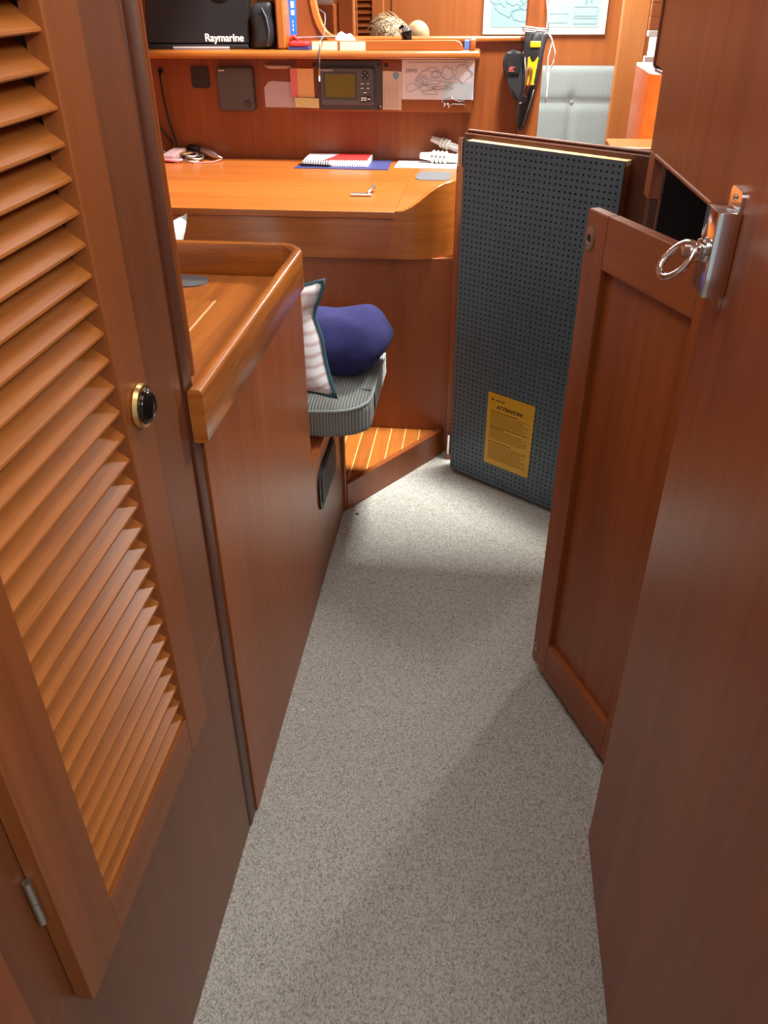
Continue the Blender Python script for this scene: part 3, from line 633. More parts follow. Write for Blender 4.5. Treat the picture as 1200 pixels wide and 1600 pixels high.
obj('lettering', text_bm('DIMO', 0.016, wall_m(-0.316, 3.3471, 1.158), shear=0.1), INK, sk)
# shark badge
shp = [(-0.182, 1.066), (-0.170, 1.070), (-0.155, 1.073), (-0.146, 1.083), (-0.144, 1.073), (-0.130, 1.069), (-0.116, 1.064), (-0.104, 1.066), (-0.097, 1.073), (-0.100, 1.062), (-0.093, 1.052), (-0.106, 1.056), (-0.118, 1.055), (-0.134, 1.056), (-0.148, 1.054), (-0.154, 1.043), (-0.158, 1.055), (-0.166, 1.056), (-0.172, 1.046), (-0.171, 1.058)]
tag(obj('shark_badge', tube([(x, 3.3465, z) for x, z in shp], 0.0024, 6, True), STEEL, smooth=True), 'silver shark outline badge below the sketch map', 'badge')

# ------------------------------------------------------------------ things on the shelf
ca = thing('display_case', 'black instrument cover with white lettering standing on the shelf', 'case', (-1.07, 3.37, 1.2312))
cs = obj('shell', prism([(-1.285, 1.2455), (-0.897, 1.2455), (-0.882, 1.47), (-1.262, 1.47)], 'y', 3.355, 3.405, bev=0.006), plain('black_case', (0.017, 0.017, 0.018), 0.42), ca)
bm = bmesh.new()
for q_, (dx, dz) in enumerate(((0, 0), (0.0014, 0), (-0.0014, 0), (0, 0.0010), (0, -0.0010))): merge(bm, text_bm('Raymarine', 0.0345, wall_m(-1.061+dx, 3.3552-0.0003*q_, 1.2555+dz), stretch=1.0, depth=0.0006))
obj('lettering', bm, WHITEP, ca)
obj('base_strip', bx((-1.28, 3.352, 1.2312), (-0.90, 3.40, 1.2452), 0.003), BLACKM, ca)
obj('pale_label', bx((-1.185, 3.3508, 1.2325), (-0.97, 3.352, 1.239), 0), PAPERV, ca)
obj('dent', ellipsoid((-0.99, 3.356, 1.384), (0.035, 0.003, 0.012)), BLACKG, ca, True)
bg = thing('black_bag', 'black soft bag with grey piping wedged beside the cover', 'bag', (-0.84, 3.38, 1.2312))
obj('body', soft_box((-0.878, 3.335, 1.2312), (-0.797, 3.412, 1.375), 0.02, 8, lambda p: Vector((p.x+0.004*math.sin(p.z*60), p.y, p.z+0.10*(p.x+0.86)))), BLACKM, bg, True)
obj('grey_piping', tube([(-0.822, 3.333, 1.24), (-0.812, 3.331, 1.29), (-0.818, 3.331, 1.33), (-0.832, 3.332, 1.36), (-0.842, 3.335, 1.345)], 0.0028, 6), plain('slate_piping', (0.09, 0.11, 0.15), 0.6), bg, True)
bs = thing('blue_sign', 'narrow blue sign with white marks beside the shelf post', 'sign', (-0.74, 3.40, 1.27))
obj('board', prism([(-0.752, 1.268), (-0.728, 1.272), (-0.724, 1.50), (-0.749, 1.50)], 'y', 3.412, 3.4192), BLUE, bs)
bm = bmesh.new()
for z0, hgt in ((1.335, 0.016), (1.358, 0.020), (1.385, 0.012), (1.41, 0.03)): bx((-0.744, 3.4112, z0), (-0.732, 3.4118, z0+hgt), 0, bm=bm)
for z0 in (1.285, 1.298, 1.311): bx((-0.741, 3.4112, z0), (-0.738, 3.4118, z0+0.008), 0, bm=bm)
obj('white_marks', bm, WHITEP, bs)
tag(obj('blue_book', bx((-0.742, 3.318, 1.2312), (-0.668, 3.405, 1.2405), 0.001), plain('dull_blue', (0.03, 0.045, 0.20), 0.5)), 'thin blue book lying under the red holder on the shelf', 'book')
rh = thing('red_holder', 'red plastic holder lying on the blue book', 'holder', (-0.705, 3.36, 1.2407))
obj('body', soft_box((-0.742, 3.316, 1.2408), (-0.668, 3.400, 1.2565), 0.005, 5), RED, rh, True)
obj('hook', tube([(-0.738, 3.34, 1.25), (-0.734, 3.34, 1.266), (-0.724, 3.34, 1.273), (-0.714, 3.34, 1.267), (-0.711, 3.34, 1.258)], 0.0058, 8), RED, rh, True)
tag(obj('metal_rod', tube([(-0.715, 3.375, 1.2655), (-0.60, 3.375, 1.2685), (-0.575, 3.375, 1.2685)], 0.004, 8), STEEL, smooth='auto'), 'thin steel rod lying on the red holder and shelf edge', 'rod')
tag(obj('wire_lead', tube([(-0.628, 3.352, 1.354), (-0.606, 3.335, 1.342), (-0.603, 3.325, 1.325), (-0.606, 3.30, 1.275), (-0.612, 3.262, 1.262), (-0.6165, 3.2605, 1.235), (-0.618, 3.2605, 1.20), (-0.620, 3.263, 1.175)], 0.0027, 7), plain('grey_lead', (0.10, 0.10, 0.11), 0.45), smooth=True), 'dark wire lead hooked over the shelf edge above the plotter', 'wire')
pg = thing('brass_tip', 'brass and white tip hanging on the end of the wire lead', 'connector', (-0.62, 3.265, 1.14))
obj('brass', tube([(-0.620, 3.263, 1.1745), (-0.622, 3.265, 1.155)], 0.0045, 8), BRASS, pg, 'auto')
obj('white_end', tube([(-0.622, 3.265, 1.1548), (-0.623, 3.266, 1.135)], 0.0032, 8), WHITEP, pg, 'auto')
tag(obj('crumpled_tissue', soft_box((-0.575, 3.335, 1.2312), (-0.505, 3.400, 1.281), 0.02, 8, lambda p: Vector((p.x+0.35*(1.281-p.z)*(1 if p.x > -0.54 else 0.2)+0.004*math.sin(p.y*150), p.y, p.z-0.25*max(0, p.x+0.545)+0.004*math.sin(p.x*190)))), PAPER, smooth=True), 'white crumpled tissue on the shelf beside the wire lead', 'tissue')
tag(obj('blue_box', bx((-0.106, 3.345, 1.2312), (-0.088, 3.40, 1.2585), 0.001), plain('blue_white', (0.10, 0.18, 0.48), 0.5)), 'small blue box at the end of the shelf', 'box')
tl = thing('torch', 'small black torch with silver rim standing on the shelf', 'torch', (-0.32, 3.38, 1.2312))
ax = Vector((-0.22, 0, 1)).normalized(); base = Vector((-0.307, 3.372, 1.2315))
obj('body', lathe([(0, 0), (0.018, 0), (0.018, 0.04), (0.021, 0.05), (0.021, 0.056)], 18, axis_m(base, ax)), BLACKG, tl, 'auto')
obj('rim', lathe([(0.0, 0.056), (0.0225, 0.056), (0.0225, 0.065), (0.015, 0.067), (0, 0.067)], 18, axis_m(base, ax)), STEEL, tl, 'auto')

# ------------------------------------------------------------------ pouch, knife and lashing on the pillar
pu = thing('tool_pouch', 'black nylon pouch with red mark hanging left of the knife', 'pouch', (0.07, 3.33, 1.06))
sil = [(0.048, 1.226), (0.072, 1.219), (0.098, 1.226), (0.106, 1.20), (0.112, 1.12), (0.113, 1.075), (0.108, 1.066), (0.082, 1.068), (0.072, 1.09), (0.058, 1.125), (0.036, 1.165), (0.034, 1.20)]
obj('body', prism(sil, 'y', 3.345, 3.405, bev=0.008), plain('black_nylon', (0.022, 0.020, 0.022), 0.6, bump=0.4, nscale=400), pu, 'auto', angle=60)
obj('flap', prism([(0.046, 1.2225), (0.072, 1.216), (0.098, 1.2225), (0.1, 1.20), (0.095, 1.155), (0.052, 1.155), (0.046, 1.20)], 'y', 3.340, 3.3452, bev=0.002), BLACKM, pu)
bm = bmesh.new(); prism([(0.056, 1.168), (0.063, 1.179), (0.080, 1.177), (0.078, 1.1735), (0.066, 1.174), (0.0745, 1.168)], 'y', 3.3388, 3.3398, bm=bm); bx((0.056, 3.3388, 1.1625), (0.077, 3.3398, 1.1655), 0, bm=bm)
obj('red_mark', bm, plain('dull_red', (0.55, 0.09, 0.07), 0.6), pu)
obj('cord', tube([(0.105, 3.345, 1.225), (0.112, 3.342, 1.205), (0.112, 3.338, 1.195), (0.119, 3.336, 1.16), (0.121, 3.336, 1.12), (0.117, 3.337, 1.075), (0.112, 3.338, 1.062), (0.105, 3.339, 1.058)], 0.0028, 6), plain('khaki_cord', (0.42, 0.38, 0.28), 0.8), pu, True)
kf = thing('sheath_knife', 'diving knife with yellow and black handle in a black sheath', 'knife', (0.13, 3.34, 0.97))
shs = [(0.108, 1.285), (0.170, 1.285), (0.186, 1.272), (0.178, 1.235), (0.166, 1.16), (0.156, 1.10), (0.142, 1.03), (0.126, 0.975), (0.118, 0.965), (0.109, 0.968), (0.096, 0.995), (0.092, 1.03), (0.098, 1.07), (0.112, 1.12), (0.108, 1.18), (0.104, 1.24)]
obj('sheath', prism(shs, 'y', 3.340, 3.3648, bev=0.004), plain('sheath_black', (0.020, 0.018, 0.019), 0.35), kf, 'auto', angle=50)
obj('sheath_ridge', tube([(0.152, 3.338, 1.105), (0.140, 3.337, 1.05), (0.122, 3.338, 0.985)], 0.003, 6), CHARL, kf, True)
obj('handle', prism([(0.130, 1.282), (0.150, 1.287), (0.162, 1.278), (0.160, 1.23), (0.156, 1.19), (0.150, 1.155), (0.146, 1.12), (0.122, 1.12), (0.122, 1.16), (0.122, 1.20), (0.124, 1.24)], 'y', 3.318, 3.3398, bev=0.005), BLACKM, kf, 'auto', angle=50)
obj('yellow_band', bx((0.125, 3.3155, 1.238), (0.1615, 3.330, 1.259), 0.003), YELT, kf)
obj('yellow_guard', prism([(0.1215, 1.12), (0.121, 1.207), (0.126, 1.212), (0.136, 1.192), (0.146, 1.196), (0.156, 1.212), (0.1585, 1.205), (0.148, 1.13), (0.152, 1.122)], 'y', 3.3162, 3.3225, bev=0.001), YELT, kf)
obj('shackle_key', tube([(0.117, 3.312, 1.09), (0.1205, 3.3115, 1.13), (0.123, 3.311, 1.165), (0.129, 3.311, 1.178), (0.136, 3.311, 1.176), (0.139, 3.311, 1.165), (0.134, 3.3115, 1.13), (0.122, 3.312, 1.085)], 0.0036, 6), plain('rusty_brown', (0.22, 0.07, 0.035), 0.6), kf, True)
obj('catch', soft_box((0.111, 3.318, 1.06), (0.130, 3.341, 1.088), 0.006, 4), BLACKM, kf, True)
lr = thing('rope_lashing', 'thin white cord tied round the pillar with a long loop', 'cord', (0.15, 3.35, 1.06))
bm = bmesh.new()
for k in range(3):
    z0 = 1.283+0.0065*k; zb = 0.004
    tube([(0.101, 3.357, z0+zb), (0.14, 3.352, z0), (0.184, 3.357, z0-zb), (0.188, 3.40, z0-zb), (0.184, 3.453, z0), (0.14, 3.456, z0+0.002), (0.101, 3.452, z0+zb), (0.098, 3.40, z0+zb)], 0.0031, 7, True, bm=bm)
obj('turns', bm, ROPE, lr, True)
bm = bmesh.new()
tube([(0.186, 3.352, 1.285), (0.200, 3.345, 1.262), (0.215, 3.345, 1.225), (0.214, 3.345, 1.195), (0.199, 3.345, 1.158), (0.193, 3.345, 1.17), (0.193, 3.345, 1.21), (0.200, 3.345, 1.245), (0.198, 3.348, 1.268), (0.186, 3.353, 1.28)], 0.0027, 7, bm=bm)
tube([(0.198, 3.345, 1.16), (0.199, 3.345, 1.12), (0.200, 3.345, 1.085), (0.198, 3.345, 1.062)], [0.0055, 0.0030, 0.0036, 0.0026], 7, bm=bm)
obj('loop', bm, ROPE, lr, True)
obj('tail', tube([(0.185, 3.352, 1.287), (0.181, 3.353, 1.33), (0.172, 3.353, 1.37), (0.168, 3.354, 1.41)], 0.0022, 6), ROPE, lr, True)

# ------------------------------------------------------------------ engine-room door with perforated lining (open)
ang = math.atan2(-0.568, 0.823)
d1 = thing('door_1', 'open engine room door lined with dark grey perforated board', 'door', (-0.067, 2.457, 0.0), ang, local=True, kind='structure')
HP, NX, NZ, x0, z0 = 0.016, 30, 65, 0.0114, 0.0325
WPN, TPN = 0.489, 1.069
b = bmesh.new(); HR = 0.0031
xe = [0.0] + [x0-HP/2+HP*i for i in range(NX+1)] + [WPN]
ze = [0.018] + [z0-HP/2+HP*j for j in range(NZ+1)] + [TPN]
xe[1] = max(xe[1], 0.002)
gv = {}
def GV(i, j):
    if (i, j) not in gv: gv[(i, j)] = b.verts.new((xe[i], 0, ze[j]))
    return gv[(i, j)]
for j in range(len(ze)-1):
    for i in range(len(xe)-1):
        cv4 = [GV(i, j), GV(i+1, j), GV(i+1, j+1), GV(i, j+1)]
        if 1 <= i <= NX and 1 <= j <= NZ:
            cx, cz = x0+HP*(i-1), z0+HP*(j-1)
            ring = [b.verts.new((cx+HR*math.cos(R(225+45*k)), 0, cz+HR*math.sin(R(225+45*k)))) for k in range(8)]
            back = [b.verts.new((v.co.x, 0.004, v.co.z)) for v in ring]
            for k in range(4):
                a, c = cv4[k], cv4[(k+1) % 4]
                b.faces.new((a, ring[(2*k+1) % 8], ring[2*k])); b.faces.new((a, c, ring[(2*k+2) % 8], ring[(2*k+1) % 8]))
            for k in range(8): b.faces.new((ring[k], ring[(k+1) % 8], back[(k+1) % 8], back[k]))
        else: b.faces.new(cv4)
pf = obj('perforated_board', b, PERF, d1, label='dark grey perforated acoustic board')
obj('board_backing', bx((0.001, 0.0042, 0.019), (WPN-0.001, 0.007, TPN-0.001), 0), HOLEB, d1)
obj('lining_frame', bx((0.0, 0.0072, 0.018), (0.006, 0.032, TPN), 0), WZ, d1)
obj('lining_edge', bx((0.0, 0.0072, TPN-0.012), (WPN, 0.034, TPN), 0.0005), PLY, d1, label='pale wooden top edge of the lining')
obj('lining_frame', bx((WPN-0.006, 0.0072, 0.018), (WPN+0.0005, 0.032, TPN-0.0125), 0), WZ, d1)
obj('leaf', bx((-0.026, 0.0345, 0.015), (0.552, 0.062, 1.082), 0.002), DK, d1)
obj('leaf_top_edge', bx((-0.026, 0.046, 1.0825), (0.552, 0.062, 1.090), 0.002), DK, d1)
for z1, hgt in ((0.995, 0.075), (0.055, 0.075)):
    hg = obj('hinge', tube([(-0.028, 0.028, z1), (-0.028, 0.028, z1+hgt)], 0.011, 14), CHROME, d1, 'auto', 'chrome barrel hinge')
    obj('hinge_leaf', bx((-0.02, 0.0295, z1+0.003), (-0.001, 0.0342, z1+hgt-0.003), 0.0005), CHROME, hg)
# amber notice
nt_ = thing('warning_notice', 'amber ATTENTION notice stuck on the perforated door', 'notice', (0, 0, 0), 0, local=True)
nt_.location = Vector((-0.067, 2.457, 0)) + Vector((0.823, -0.568, 0))*0.2265; nt_.rotation_euler = (0, 0, ang)
obj('sheet', prism([(-0.087, 0.352), (0.087, 0.352), (0.085, 0.097), (-0.087, 0.097)], 'y', -0.0016, -0.0006), ATT, nt_)
bm = text_bm('ATTENTION!', 0.0185, wall_m(-0.052, -0.0019, 0.3015), stretch=0.90, depth=0.0002)
for dx in (0.0006, -0.0006): merge(bm, text_bm('ATTENTION!', 0.0185, wall_m(-0.052+dx, -0.0020-abs(dx+0.0001)*0.2, 0.3015), stretch=0.90, depth=0.0002))
obj('heading', bm, ATTINK, nt_)
bm = bmesh.new(); prism([(-0.073, 0.327), (-0.070, 0.337), (-0.067, 0.334), (-0.063, 0.327)], 'y', -0.0021, -0.0017, bm=bm); bx((-0.058, -0.0021, 0.3285), (-0.022, -0.0017, 0.3315), 0, bm=bm)
for z1, x1 in ((0.290, 0.030), (0.238, 0.068), (0.231, -0.02), (0.180, 0.012)): bx((-0.074, -0.0021, z1), (x1, -0.0017, z1+0.0022), 0, bm=bm)
obj('print', bm, ATTINK, nt_)
bm = bmesh.new(); rn = random.Random(3)
for z1 in [0.283-0.0053*k for k in range(8)] + [0.224-0.0053*k for k in range(7)] + [0.172-0.0053*k for k in range(11)]:
    bx((-0.074, -0.0021, z1), (rn.choice((0.070, 0.068, 0.050)), -0.0017, z1+0.0024), 0, bm=bm)
obj('fine_print', bm, ATTINK2, nt_)

# ------------------------------------------------------------------ right side: panelled wall with the engine-room opening
wang = R(2.7)
wr = thing('wall_side', 'brown wood panel above the dark engine room opening', 'wall', (0.335, 1.2, 0), wang, local=True, kind='structure')
# local: +y along the wall, -x faces the passage
obj('upper_panel', prism([(-0.6, 1.169), (0.530, 1.169), (0.5365, 1.304), (0.60, 1.308), (0.60, 1.95), (-0.6, 1.95)], 'x', 0.0, 0.022), WZ, wr)
obj('lower_lip', bx((-0.002, -0.1, 1.163), (0.012, 0.485, 1.171), 0.002), WY, wr)
obj('end_nosing', bx((-0.003, 0.60, 1.300), (0.03, 0.622, 1.95), 0.008, 3), DK, wr, 'auto')
obj('ledge', bx((0.0, 0.536, 1.296), (0.03, 0.605, 1.302), 0.001), STEEL, wr)
obj('jamb', bx((0.0, 0.487, 1.088), (0.022, 0.530, 1.1685), 0.001), WZ, wr)
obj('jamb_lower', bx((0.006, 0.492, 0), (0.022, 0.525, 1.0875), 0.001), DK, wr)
obj('lower_panel', bx((0.0, -0.6, 0), (0.022, -0.05, 1.1685), 0.001), WZ, wr)
en = thing('engine_space', 'dark engine space lined with black foil behind the small door', 'engine space', (0.55, 1.5, 0))
obj('side_lining', bx((0.36, 1.80, 0.0), (0.9, 1.82, 1.16), 0), LINING, en)
obj('top_lining', bx((0.365, 1.12, 1.1705), (0.9, 1.80, 1.182), 0), LINING, en)
b = bmesh.new(); nx, nz = 44, 44
gr = [[None]*(nz+1) for _ in range(nx+1)]
rn = random.Random(11); wv = [(rn.uniform(20, 90), rn.uniform(-60, 60), rn.uniform(0, 6), rn.uniform(0.002, 0.006)) for _ in range(9)]
for i in range(nx+1):
    for j in range(nz+1):
        yy = 1.10+0.69*i/nx; z1 = 0.02+1.13*j/nz
        d_ = sum(a*abs(math.sin(k1*yy+k2*z1+ph)) for k1, k2, ph, a in wv)
        gr[i][j] = b.verts.new((0.60-d_, yy, z1))
for i in range(nx):
    for j in range(nz): b.faces.new((gr[i][j], gr[i+1][j], gr[i+1][j+1], gr[i][j+1]))
bmesh.ops.solidify(b, geom=list(b.faces), thickness=0.004)
obj('foil_lining', b, INSUL, en, True, 'wrinkled black insulating foil')

# small panelled door of the opening, swung out into the passage
lang = math.atan2(-0.908, 0.419)
d2 = thing('door_2', 'small framed mahogany door swung open in front of the engine space', 'door', (0.183, 1.523, 0), lang, local=True, kind='structure')
# local: x along the door from the free edge to the hinge, visible face at y = 0 facing -y
DW, DZ0, DZ1 = 0.392, 0.030, 1.107
obj('stile', bx((0, 0.0, DZ0), (0.066, 0.022, DZ1), 0.002), WZ, d2)
obj('stile', bx((DW-0.066, 0.0, DZ0), (DW, 0.022, DZ1), 0.002), WZ, d2)
obj('top_rail', bx((0.066, 0.0003, 1.016), (DW-0.066, 0.022, DZ1), 0.001), WX, d2)
obj('bottom_rail', bx((0.066, 0.0003, DZ0), (DW-0.066, 0.022, 0.125), 0.001), WX, d2)
obj('panel', bx((0.062, 0.0135, 0.12), (DW-0.062, 0.0195, 1.02), 0), WZ, d2)
for zc, s_ in ((1.058, 1.0), (0.080, 0.62)):
    ro = obj('latch_rose', lathe([(0.0, 0), (0.0165, 0), (0.0165, 0.001), (0.014, 0.0025), (0.0065, 0.0025), (0.006, 0.0008), (0, 0.0008)], 24, axis_m((0.0165, 0.0, zc), (0, -1, 0)) @ Matrix.Diagonal((s_, s_*1.35, 1, 1)) ), AGED, d2, 'auto', 'aged metal latch rose')
    obj('latch_hole', lathe([(0, 0.0009), (0.0062, 0.0009), (0.0062, 0.0013), (0, 0.0013)], 16, axis_m((0.0165, 0.0, zc), (0, -1, 0)) @ Matrix.Diagonal((s_, s_, 1, 1))), HOLEB, ro)
    for dz in (-0.0155, 0.0155):
        obj('screw', lathe([(0, 0.0016), (0.0022, 0.0016), (0.0018, 0.0032), (0, 0.0034)], 10, axis_m((0.0165, 0.0, zc+dz*s_), (0, -1, 0))), STEEL, ro)

# big near door on the right with its rim lock
d3 = thing('door_3', 'large plain brown door in the right foreground', 'door', (0.295, 0.6, 0), kind='structure')
obj('leaf', bx((0.281, 0.20, 0.004), (0.309, 1.040, 1.90), 0.002), WZ, d3)
lo_ = thing('rim_lock', 'polished chrome rim lock with ring handle on the near door', 'lock', (0.27, 0.985, 1.13))
obj('case', bx((0.2545, 0.955, 1.137), (0.2805, 1.012, 1.232), 0.002, 2), CHROME, lo_, 'auto')
obj('flange', prism(rrect(0.962, 1.119, 1.010, 1.252, 0.008, 4), 'x', 0.2775, 0.2808), CHROME, lo_)
for zc in (1.2425, 1.1275):
    obj('screw', lathe([(0, 0), (0.004, 0), (0.003, 0.002), (0, 0.0022)], 12, axis_m((0.2775, 0.986, zc), (-1, 0, 0))), AGED, lo_, 'auto')
rh_ = obj('spindle', lathe([(0.0, 0), (0.0145, 0), (0.0135, 0.003), (0.009, 0.005), (0.0125, 0.007), (0.0125, 0.010), (0.008, 0.012), (0.0062, 0.014), (0.0062, 0.017), (0.0090, 0.019), (0.0090, 0.026), (0.004, 0.028), (0, 0.028)], 20, axis_m((0.2545, 0.975, 1.187), (-1, 0.0, 0.02))), CHROME, lo_, 'auto')
rc = Vector((0.2245, 0.977, 1.1745)); e1 = Vector((-0.66, 0.0, -0.75)).normalized(); e2 = Vector((-0.30, 0.80, 0.30)).normalized()
obj('ring_handle', tube([rc+e1*0.0235*math.cos(a)+e2*0.016*math.sin(a) for a in [2*math.pi*i/28 for i in range(28)]], 0.0040, 10, True), CHROME, rh_, True)

# ------------------------------------------------------------------ saloon beyond the bulkhead
ch_ = thing('framed_chart', 'framed pale blue sea chart on the far bulkhead', 'picture', (0.25, 4.99, 1.19))
fr = bmesh.new()
FX0, FX1, FZ0, FZ1 = -0.066, 0.566, 1.192, 1.62
for lo, hi in (((FX0, 4.975, FZ0), (FX1, 4.999, FZ0+0.013)), ((FX0, 4.975, FZ1-0.013), (FX1, 4.999, FZ1)), ((FX0, 4.975, FZ0+0.013), (FX0+0.013, 4.999, FZ1-0.013)), ((FX1-0.013, 4.975, FZ0+0.013), (FX1, 4.999, FZ1-0.013))):
    bx(lo, hi, 0.002, bm=fr)
obj('frame', fr, MOUNT, ch_); obj('mount', bx((FX0+0.013, 4.986, FZ0+0.013), (FX1-0.013, 4.998, FZ1-0.013), 0), MOUNT, ch_)
obj('chart_sheet', bx((-0.028, 4.984, 1.226), (0.530, 4.9858, 1.585), 0), MAPW, ch_)
obj('tinted_sea', bx((-0.028, 4.9832, 1.226), (0.22, 4.9839, 1.585), 0), MAPT, ch_)
bm = bmesh.new()
for k, (cx, cz, rx, rz) in enumerate(((0.06, 1.33, 0.07, 0.05), (0.10, 1.36, 0.05, 0.04), (0.13, 1.28, 0.05, 0.03), (0.02, 1.38, 0.05, 0.06))): tube(blob(cx, cz, rx, rz, 60+k, 4.9825), 0.0022, 4, bm=bm)
obj('coast_lines', bm, MAPL, ch_); bm = bmesh.new()
for x_a, x_b, z_a, z_b in ((0.275, 0.37, 1.245, 1.285), (0.40, 0.515, 1.24, 1.265), (0.40, 0.515, 1.275, 1.315)):
    tube([(x_a, 4.983, z_a), (x_b, 4.983, z_a), (x_b, 4.983, z_b), (x_a, 4.983, z_b)], 0.0014, 4, True, bm=bm)
for k in range(3): bx((0.45+0.025*k, 4.982, 1.325+0.01*k), (0.46+0.025*k, 4.984, 1.37+0.006*k), 0, bm=bm)
obj('chart_drawing', bm, MAPL, ch_)
se = thing('settee', 'pale wood settee against the far bulkhead below the chart', 'settee', (0.35, 4.75, 0))
obj('base', bx((-0.15, 4.42, 0), (0.60, 4.995, 0.36), 0.004), CHERRY, se); obj('seat_cushion', soft_box((-0.14, 4.41, 0.361), (0.59, 4.87, 0.47), 0.03, 8), CORD2, se, True)
bk = thing('backrest_cushion', 'pale blue-grey ribbed backrest cushion with a centre button', 'cushion', (0.43, 4.9, 0.48))
def tuft(p):
    q = p.copy()
    if p.y < 4.93:
        gx = math.exp(-((p.x-0.428)/0.020)**2); gz = math.exp(-((p.z-0.885)/0.018)**2)
        q.y += 0.014*max(gx if p.z < 0.885 else gx*math.exp(-((p.z-0.885)/0.05)**2), gz) + 0.012*math.exp(-((p.x-0.428)**2+(p.z-0.885)**2)/0.03**2)
    return q
obj('cover', soft_box((0.215, 4.88, 0.48), (0.645, 4.985, 1.052), 0.018, 34, tuft), CORD2, bk, True)
obj('button', ellipsoid((0.428, 4.902, 0.885), (0.011, 0.007, 0.011)), CORD2, bk, True)
tag(obj('trim_5', bx((0.582, 4.50, 0), (0.704, 4.56, 1.95), 0.004), wood('bright_post', (0.50, 0.17, 0.045), (0.72, 0.30, 0.085), 'z', rough=0.4, across=16, along=0.7)), 'bright orange wooden bulkhead edge right of the backrest cushion', 'bulkhead', kind='structure')
lv = thing('louvred_panel', 'narrow louvred cupboard door on the far left of the saloon', 'cupboard', (-0.66, 4.6, 0))
obj('body', bx((-0.99, 4.61, 0), (-0.545, 4.64, 1.95), 0), CHERRY, lv); obj('stile', bx((-0.70, 4.585, 0), (-0.672, 4.612, 1.95), 0.002), CHERRY, lv)
s0 = obj('slat', prism([(4.588, 0), (4.592, -0.002), (4.612, 0.022), (4.608, 0.024)], 'x', -0.672, -0.60), WX, lv)
for k in range(30):
    s_ = s0 if k == 0 else s0.copy()
    if k: C.objects.link(s_)
    s_.parent = lv; s_.location = (0, 0, 0.95+0.027*k)
obj('stile', bx((-0.60, 4.585, 0), (-0.545, 4.612, 1.95), 0.002), CHERRY, lv)
obj('knob', lathe([(0, 0), (0.012, 0), (0.012, 0.006), (0.006, 0.012), (0, 0.013)], 16, axis_m((-0.689, 4.585, 1.322), (0, -1, 0))), BLACKG, lv, 'auto')
ms = thing('side_locker', 'orange wooden side locker seen through the curved cut-out', 'locker', (-0.8, 4.0, 0))
obj('body', bx((-1.2, 3.80, 0), (-0.652, 3.94, 1.36), 0.004), CHERRYX, ms); obj('upright', bx((-0.6495, 3.88, 0), (-0.585, 3.94, 1.95), 0.004), CHERRY, ms); obj('side_panel', bx((-0.72, 3.942, 0), (-0.70, 3.962, 1.95), 0.004), DK, ms)
tag(obj('paper_sheet', prism([(-0.735, 1.3605), (-0.66, 1.3605), (-0.69, 1.42), (-0.73, 1.42)], 'y', 3.85, 3.855), PAPER), 'white paper standing on top of the side locker', 'paper')
# companionway side, seen in the gap at the right
co = thing('rounded_cabinet', 'bright orange rounded wooden cabinet in the gap by the panel', 'cabinet', (0.66, 3.75, 0))
b = bmesh.new()
cpts = [(0.602, 3.66), (0.610, 3.625), (0.630, 3.605), (0.67, 3.60), (0.80, 3.60), (0.80, 4.0), (0.602, 4.0)]
obj('body', prism(cpts, 'z', 0, 1.130), wood('orange_cabinet', (0.62, 0.10, 0.012), (0.78, 0.165, 0.022), 'x', rough=0.25, across=30, along=3), co, 'auto', angle=60)
obj('top', prism([(x, y) for x, y in cpts], 'z', 1.1305, 1.142), WHITEP, co)
pt = thing('porthole', 'bright porthole window above the rounded cabinet', 'window', (0.66, 4.15, 1.14), kind='structure')
obj('pane', bx((0.665, 4.155, 1.155), (0.82, 4.165, 1.225), 0.003), GLASS, pt)
pw = bx((0.655, 4.15, 1.10), (0.90, 4.19, 1.153), 0.002); bx((0.655, 4.15, 1.227), (0.90, 4.19, 1.25), 0.002, bm=pw)
obj('surround', pw, WHITEP, pt)
pn = thing('slatted_panel', 'red-brown planked panel above the porthole', 'panel', (0.72, 4.17, 1.25))
for k in range(14): obj('plank', bx((0.655, 4.155, 1.252+0.05*k), (0.90, 4.19, 1.3+0.05*k), 0.002), CHERRYX, pn)
cst = thing('companion_steps', 'wooden step box just behind the top of the perforated door', 'steps', (0.56, 3.0, 0))
obj('body', bx((0.41, 2.94, 0), (0.72, 3.10, 0.9545), 0.003), WZ, cst); obj('tread', bx((0.40, 2.93, 0.955), (0.72, 3.10, 0.982), 0.004), TX, cst)

# seated person, only the hair shows above the bulkhead
pe = thing('person', 'person with untidy blonde hair seated behind the bulkhead', 'person', (-0.45, 4.2, 0))
def skin_mesh(name, verts, edges, rad, mat, parent, lvl=2):
    off = ORG[parent]
    me = bpy.data.meshes.new(name); me.from_pydata([Vector(v)-off for v in verts], edges, []); o = bpy.data.objects.new(name, me); C.objects.link(o); o.parent = parent
    m1 = o.modifiers.new('skin', 'SKIN'); me.skin_vertices.new() if not me.skin_vertices else None
    for i, rr_ in enumerate(rad): me.skin_vertices[0].data[i].radius = (rr_, rr_) if not isinstance(rr_, tuple) else rr_
    me.skin_vertices[0].data[0].use_root = True
    m2 = o.modifiers.new('sub', 'SUBSURF'); m2.levels = lvl; m2.render_levels = lvl
    me.materials.append(mat); ORG[o] = off
    bpy.context.view_layer.update(); dg = bpy.context.evaluated_depsgraph_get()
    ev = bpy.data.meshes.new_from_object(o.evaluated_get(dg)); o.modifiers.clear(); o.data = ev; bpy.data.meshes.remove(me)
    for p in ev.polygons: p.use_smooth = True
    return o
px, py = -0.47, 4.20
